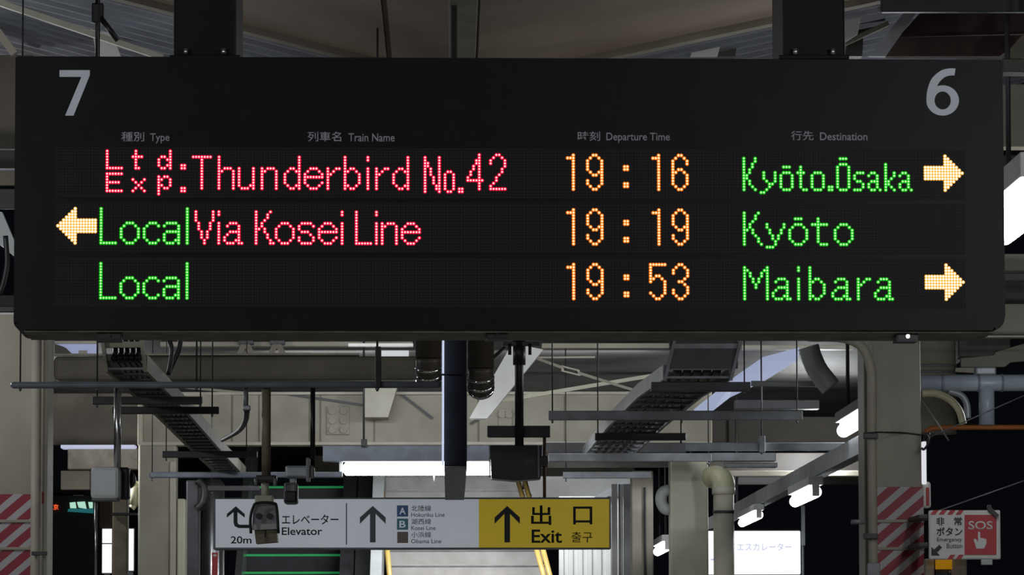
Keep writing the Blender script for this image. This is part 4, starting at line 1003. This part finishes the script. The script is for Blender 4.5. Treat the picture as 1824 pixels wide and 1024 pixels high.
bm = nb(); tube(bm, curve([W(1646, 775, 26.5), W(1654, 766, 26.5), W(1672, 762, 26.5), W(1740, 761, 26.5), W(1860, 761, 26.5)]), m_at(4.5, 26.5), 12); single('orange_cable', bm, M['orange'], 'orange cable curving out from behind the right pillar', 'cable')
for p, q, D, lab in (((1643, 713), (1690, 785), 22.2, 'thin wire sloping down from the right pillar'), ((1655, 779), (1850, 693), 21.95, 'thin wire rising right under the branch pipe'), ((1668, 911), (1850, 847), 21.515, 'thin wire rising right above the emergency button sign')):
    bm = nb(); tube(bm, [W(*p, D), W(*q, D)], .0035, 6); single('wire', bm, M['zinc'], lab, 'wire')
bm = nb(); B(bm, 1643.5, 786, 1650, 862, 22.2, .05, .004); single('lamp_strip', bm, glow('strip_white', (.9, .93, 1), 0.75), 'narrow bright strip along the right side of the right pillar', 'lamp')
t = root('cable_knot', 'black cable knot on the right side of the right pillar', 'cable', W(1652, 790, 21.9))
bm = nb(); tube(bm, curve([W(1642, 772, 21.85), W(1652, 776, 21.85), W(1653, 790, 21.85), W(1646, 800, 21.85), W(1641, 798, 21.85)]), .006, 8); part('loop', bm, M['black'], t)
bm = nb(); B(bm, 1646, 770, 1657, 785, 21.88, .04, .008); part('clip', bm, M['black'], t)

# emergency button sign
pe = Plane(W(1655, 996, 21.5), (1, 0, 0))
es = root('emergency_sign', 'white and red SOS emergency button sign beside the right pillar', 'sign', W(1719, 996, 21.5))
bm = nb(); B(bm, 1655, 908.5, 1782, 996.5, 21.502, .03, .008); part('board', bm, M['white'], es)
flat(pe, rect(1718, 917, 1775, 988), M['red'], es, .001, 'red_field')
for y0 in (908.5, 988):
    bm = nb()
    for k in range(4):
        x = 1657 + k * 15
        if y0 > 950 and k < 2: continue
        flat(pe, [(x, y0 + 8), (x + 9, y0 + 8), (x + 15, y0), (x + 6, y0)], None, None, .001, bm=bm, done=False)
    part('stripe_border', bm, M['red'], es)
for t_, x0, y0, x1, y1, m, b_ in (('非', 1668, 921, 1682, 936, 'ink', .008), ('常', 1699.5, 920.5, 1713.5, 935.5, 'ink', .008), ('ボタン', 1668, 939, 1714, 954, 'ink', .012), ('Emergency', 1669, 957, 1713.5, 966, 'ink_soft', .004), ('Button', 1686.5, 967.5, 1714, 976, 'ink_soft', .004), ('SOS', 1725, 928, 1768, 943, 'white', .014)):
    lettering(pe, t_, x0, y0, x1, y1, M[m], es, b_, .002)
poly_fill(pe, [(1659, 989), (1659, 974), (1664, 978.5), (1673, 970), (1678, 975), (1669, 984), (1674, 989)], M['ink'], es, .002, 'arrow')
poly_fill(pe, [(1739, 977), (1734, 960), (1738, 959.5), (1742, 965), (1742, 948), (1744, 946.5), (1746, 948), (1746, 957.5), (1757, 960), (1757, 968), (1753, 977)], M['white'], es, .002, 'hand_symbol')
bm = nb(); B(bm, 1748, 996, 1768, 1006, 21.505, .025, .003); part('bottom_tab', bm, M['pale'], es)
bm = nb(); B(bm, 1759, 899, 1766, 909, 21.5, .02, .003); bar(bm, W(1762, 905, 21.49), W(1777, 920, 21.49), .02, .012, up=(0, 1, 0)); part('hook', bm, M['darkgrey'], es)
bm = nb(); B(bm, 1636, 916, 1660, 924, 21.533, .49, .004); part('mounting_arm', bm, M['darkgrey'], es)
bm = nb(); B(bm, 1636, 966, 1658, 974, 21.533, .49, .004); part('mounting_arm', bm, M['darkgrey'], es)
t = root('warning_lamp', 'amber warning lamp under the emergency button sign', 'lamp', W(1681, 1030, 21.7))
bm = nb(); vpole(bm, 1681, 1014, 992, 21.7, 30, 20); part('lens', bm, M['amber'], t)
bm = nb(); vpole(bm, 1681, 1040, 1014, 21.7, 27, 20); part('base', bm, M['darkgrey'], t)
for x0, x1, m, lab in ((1649, 1664, 'cream', 'cream box left of the amber warning lamp'), (1697, 1722, 'beige', 'dull beige box right of the amber warning lamp')):
    bm = nb(); B(bm, x0, 995, x1, 1060, 21.75, .08, .006); single('button_box', bm, M[m], lab, 'box')
t = root('rail_bracket', 'white pole top with red stripe behind the striped right pillar', 'pole', W(1655, 930, 23))
bm = nb(); B(bm, 1644, 858, 1658, 905, 22.25, .04, .012); part('shaft', bm, M['white'], t)
bm = nb(); B(bm, 1650, 868, 1655, 900, 22.24, .03, .003); part('red_stripe', bm, M['red'], t)
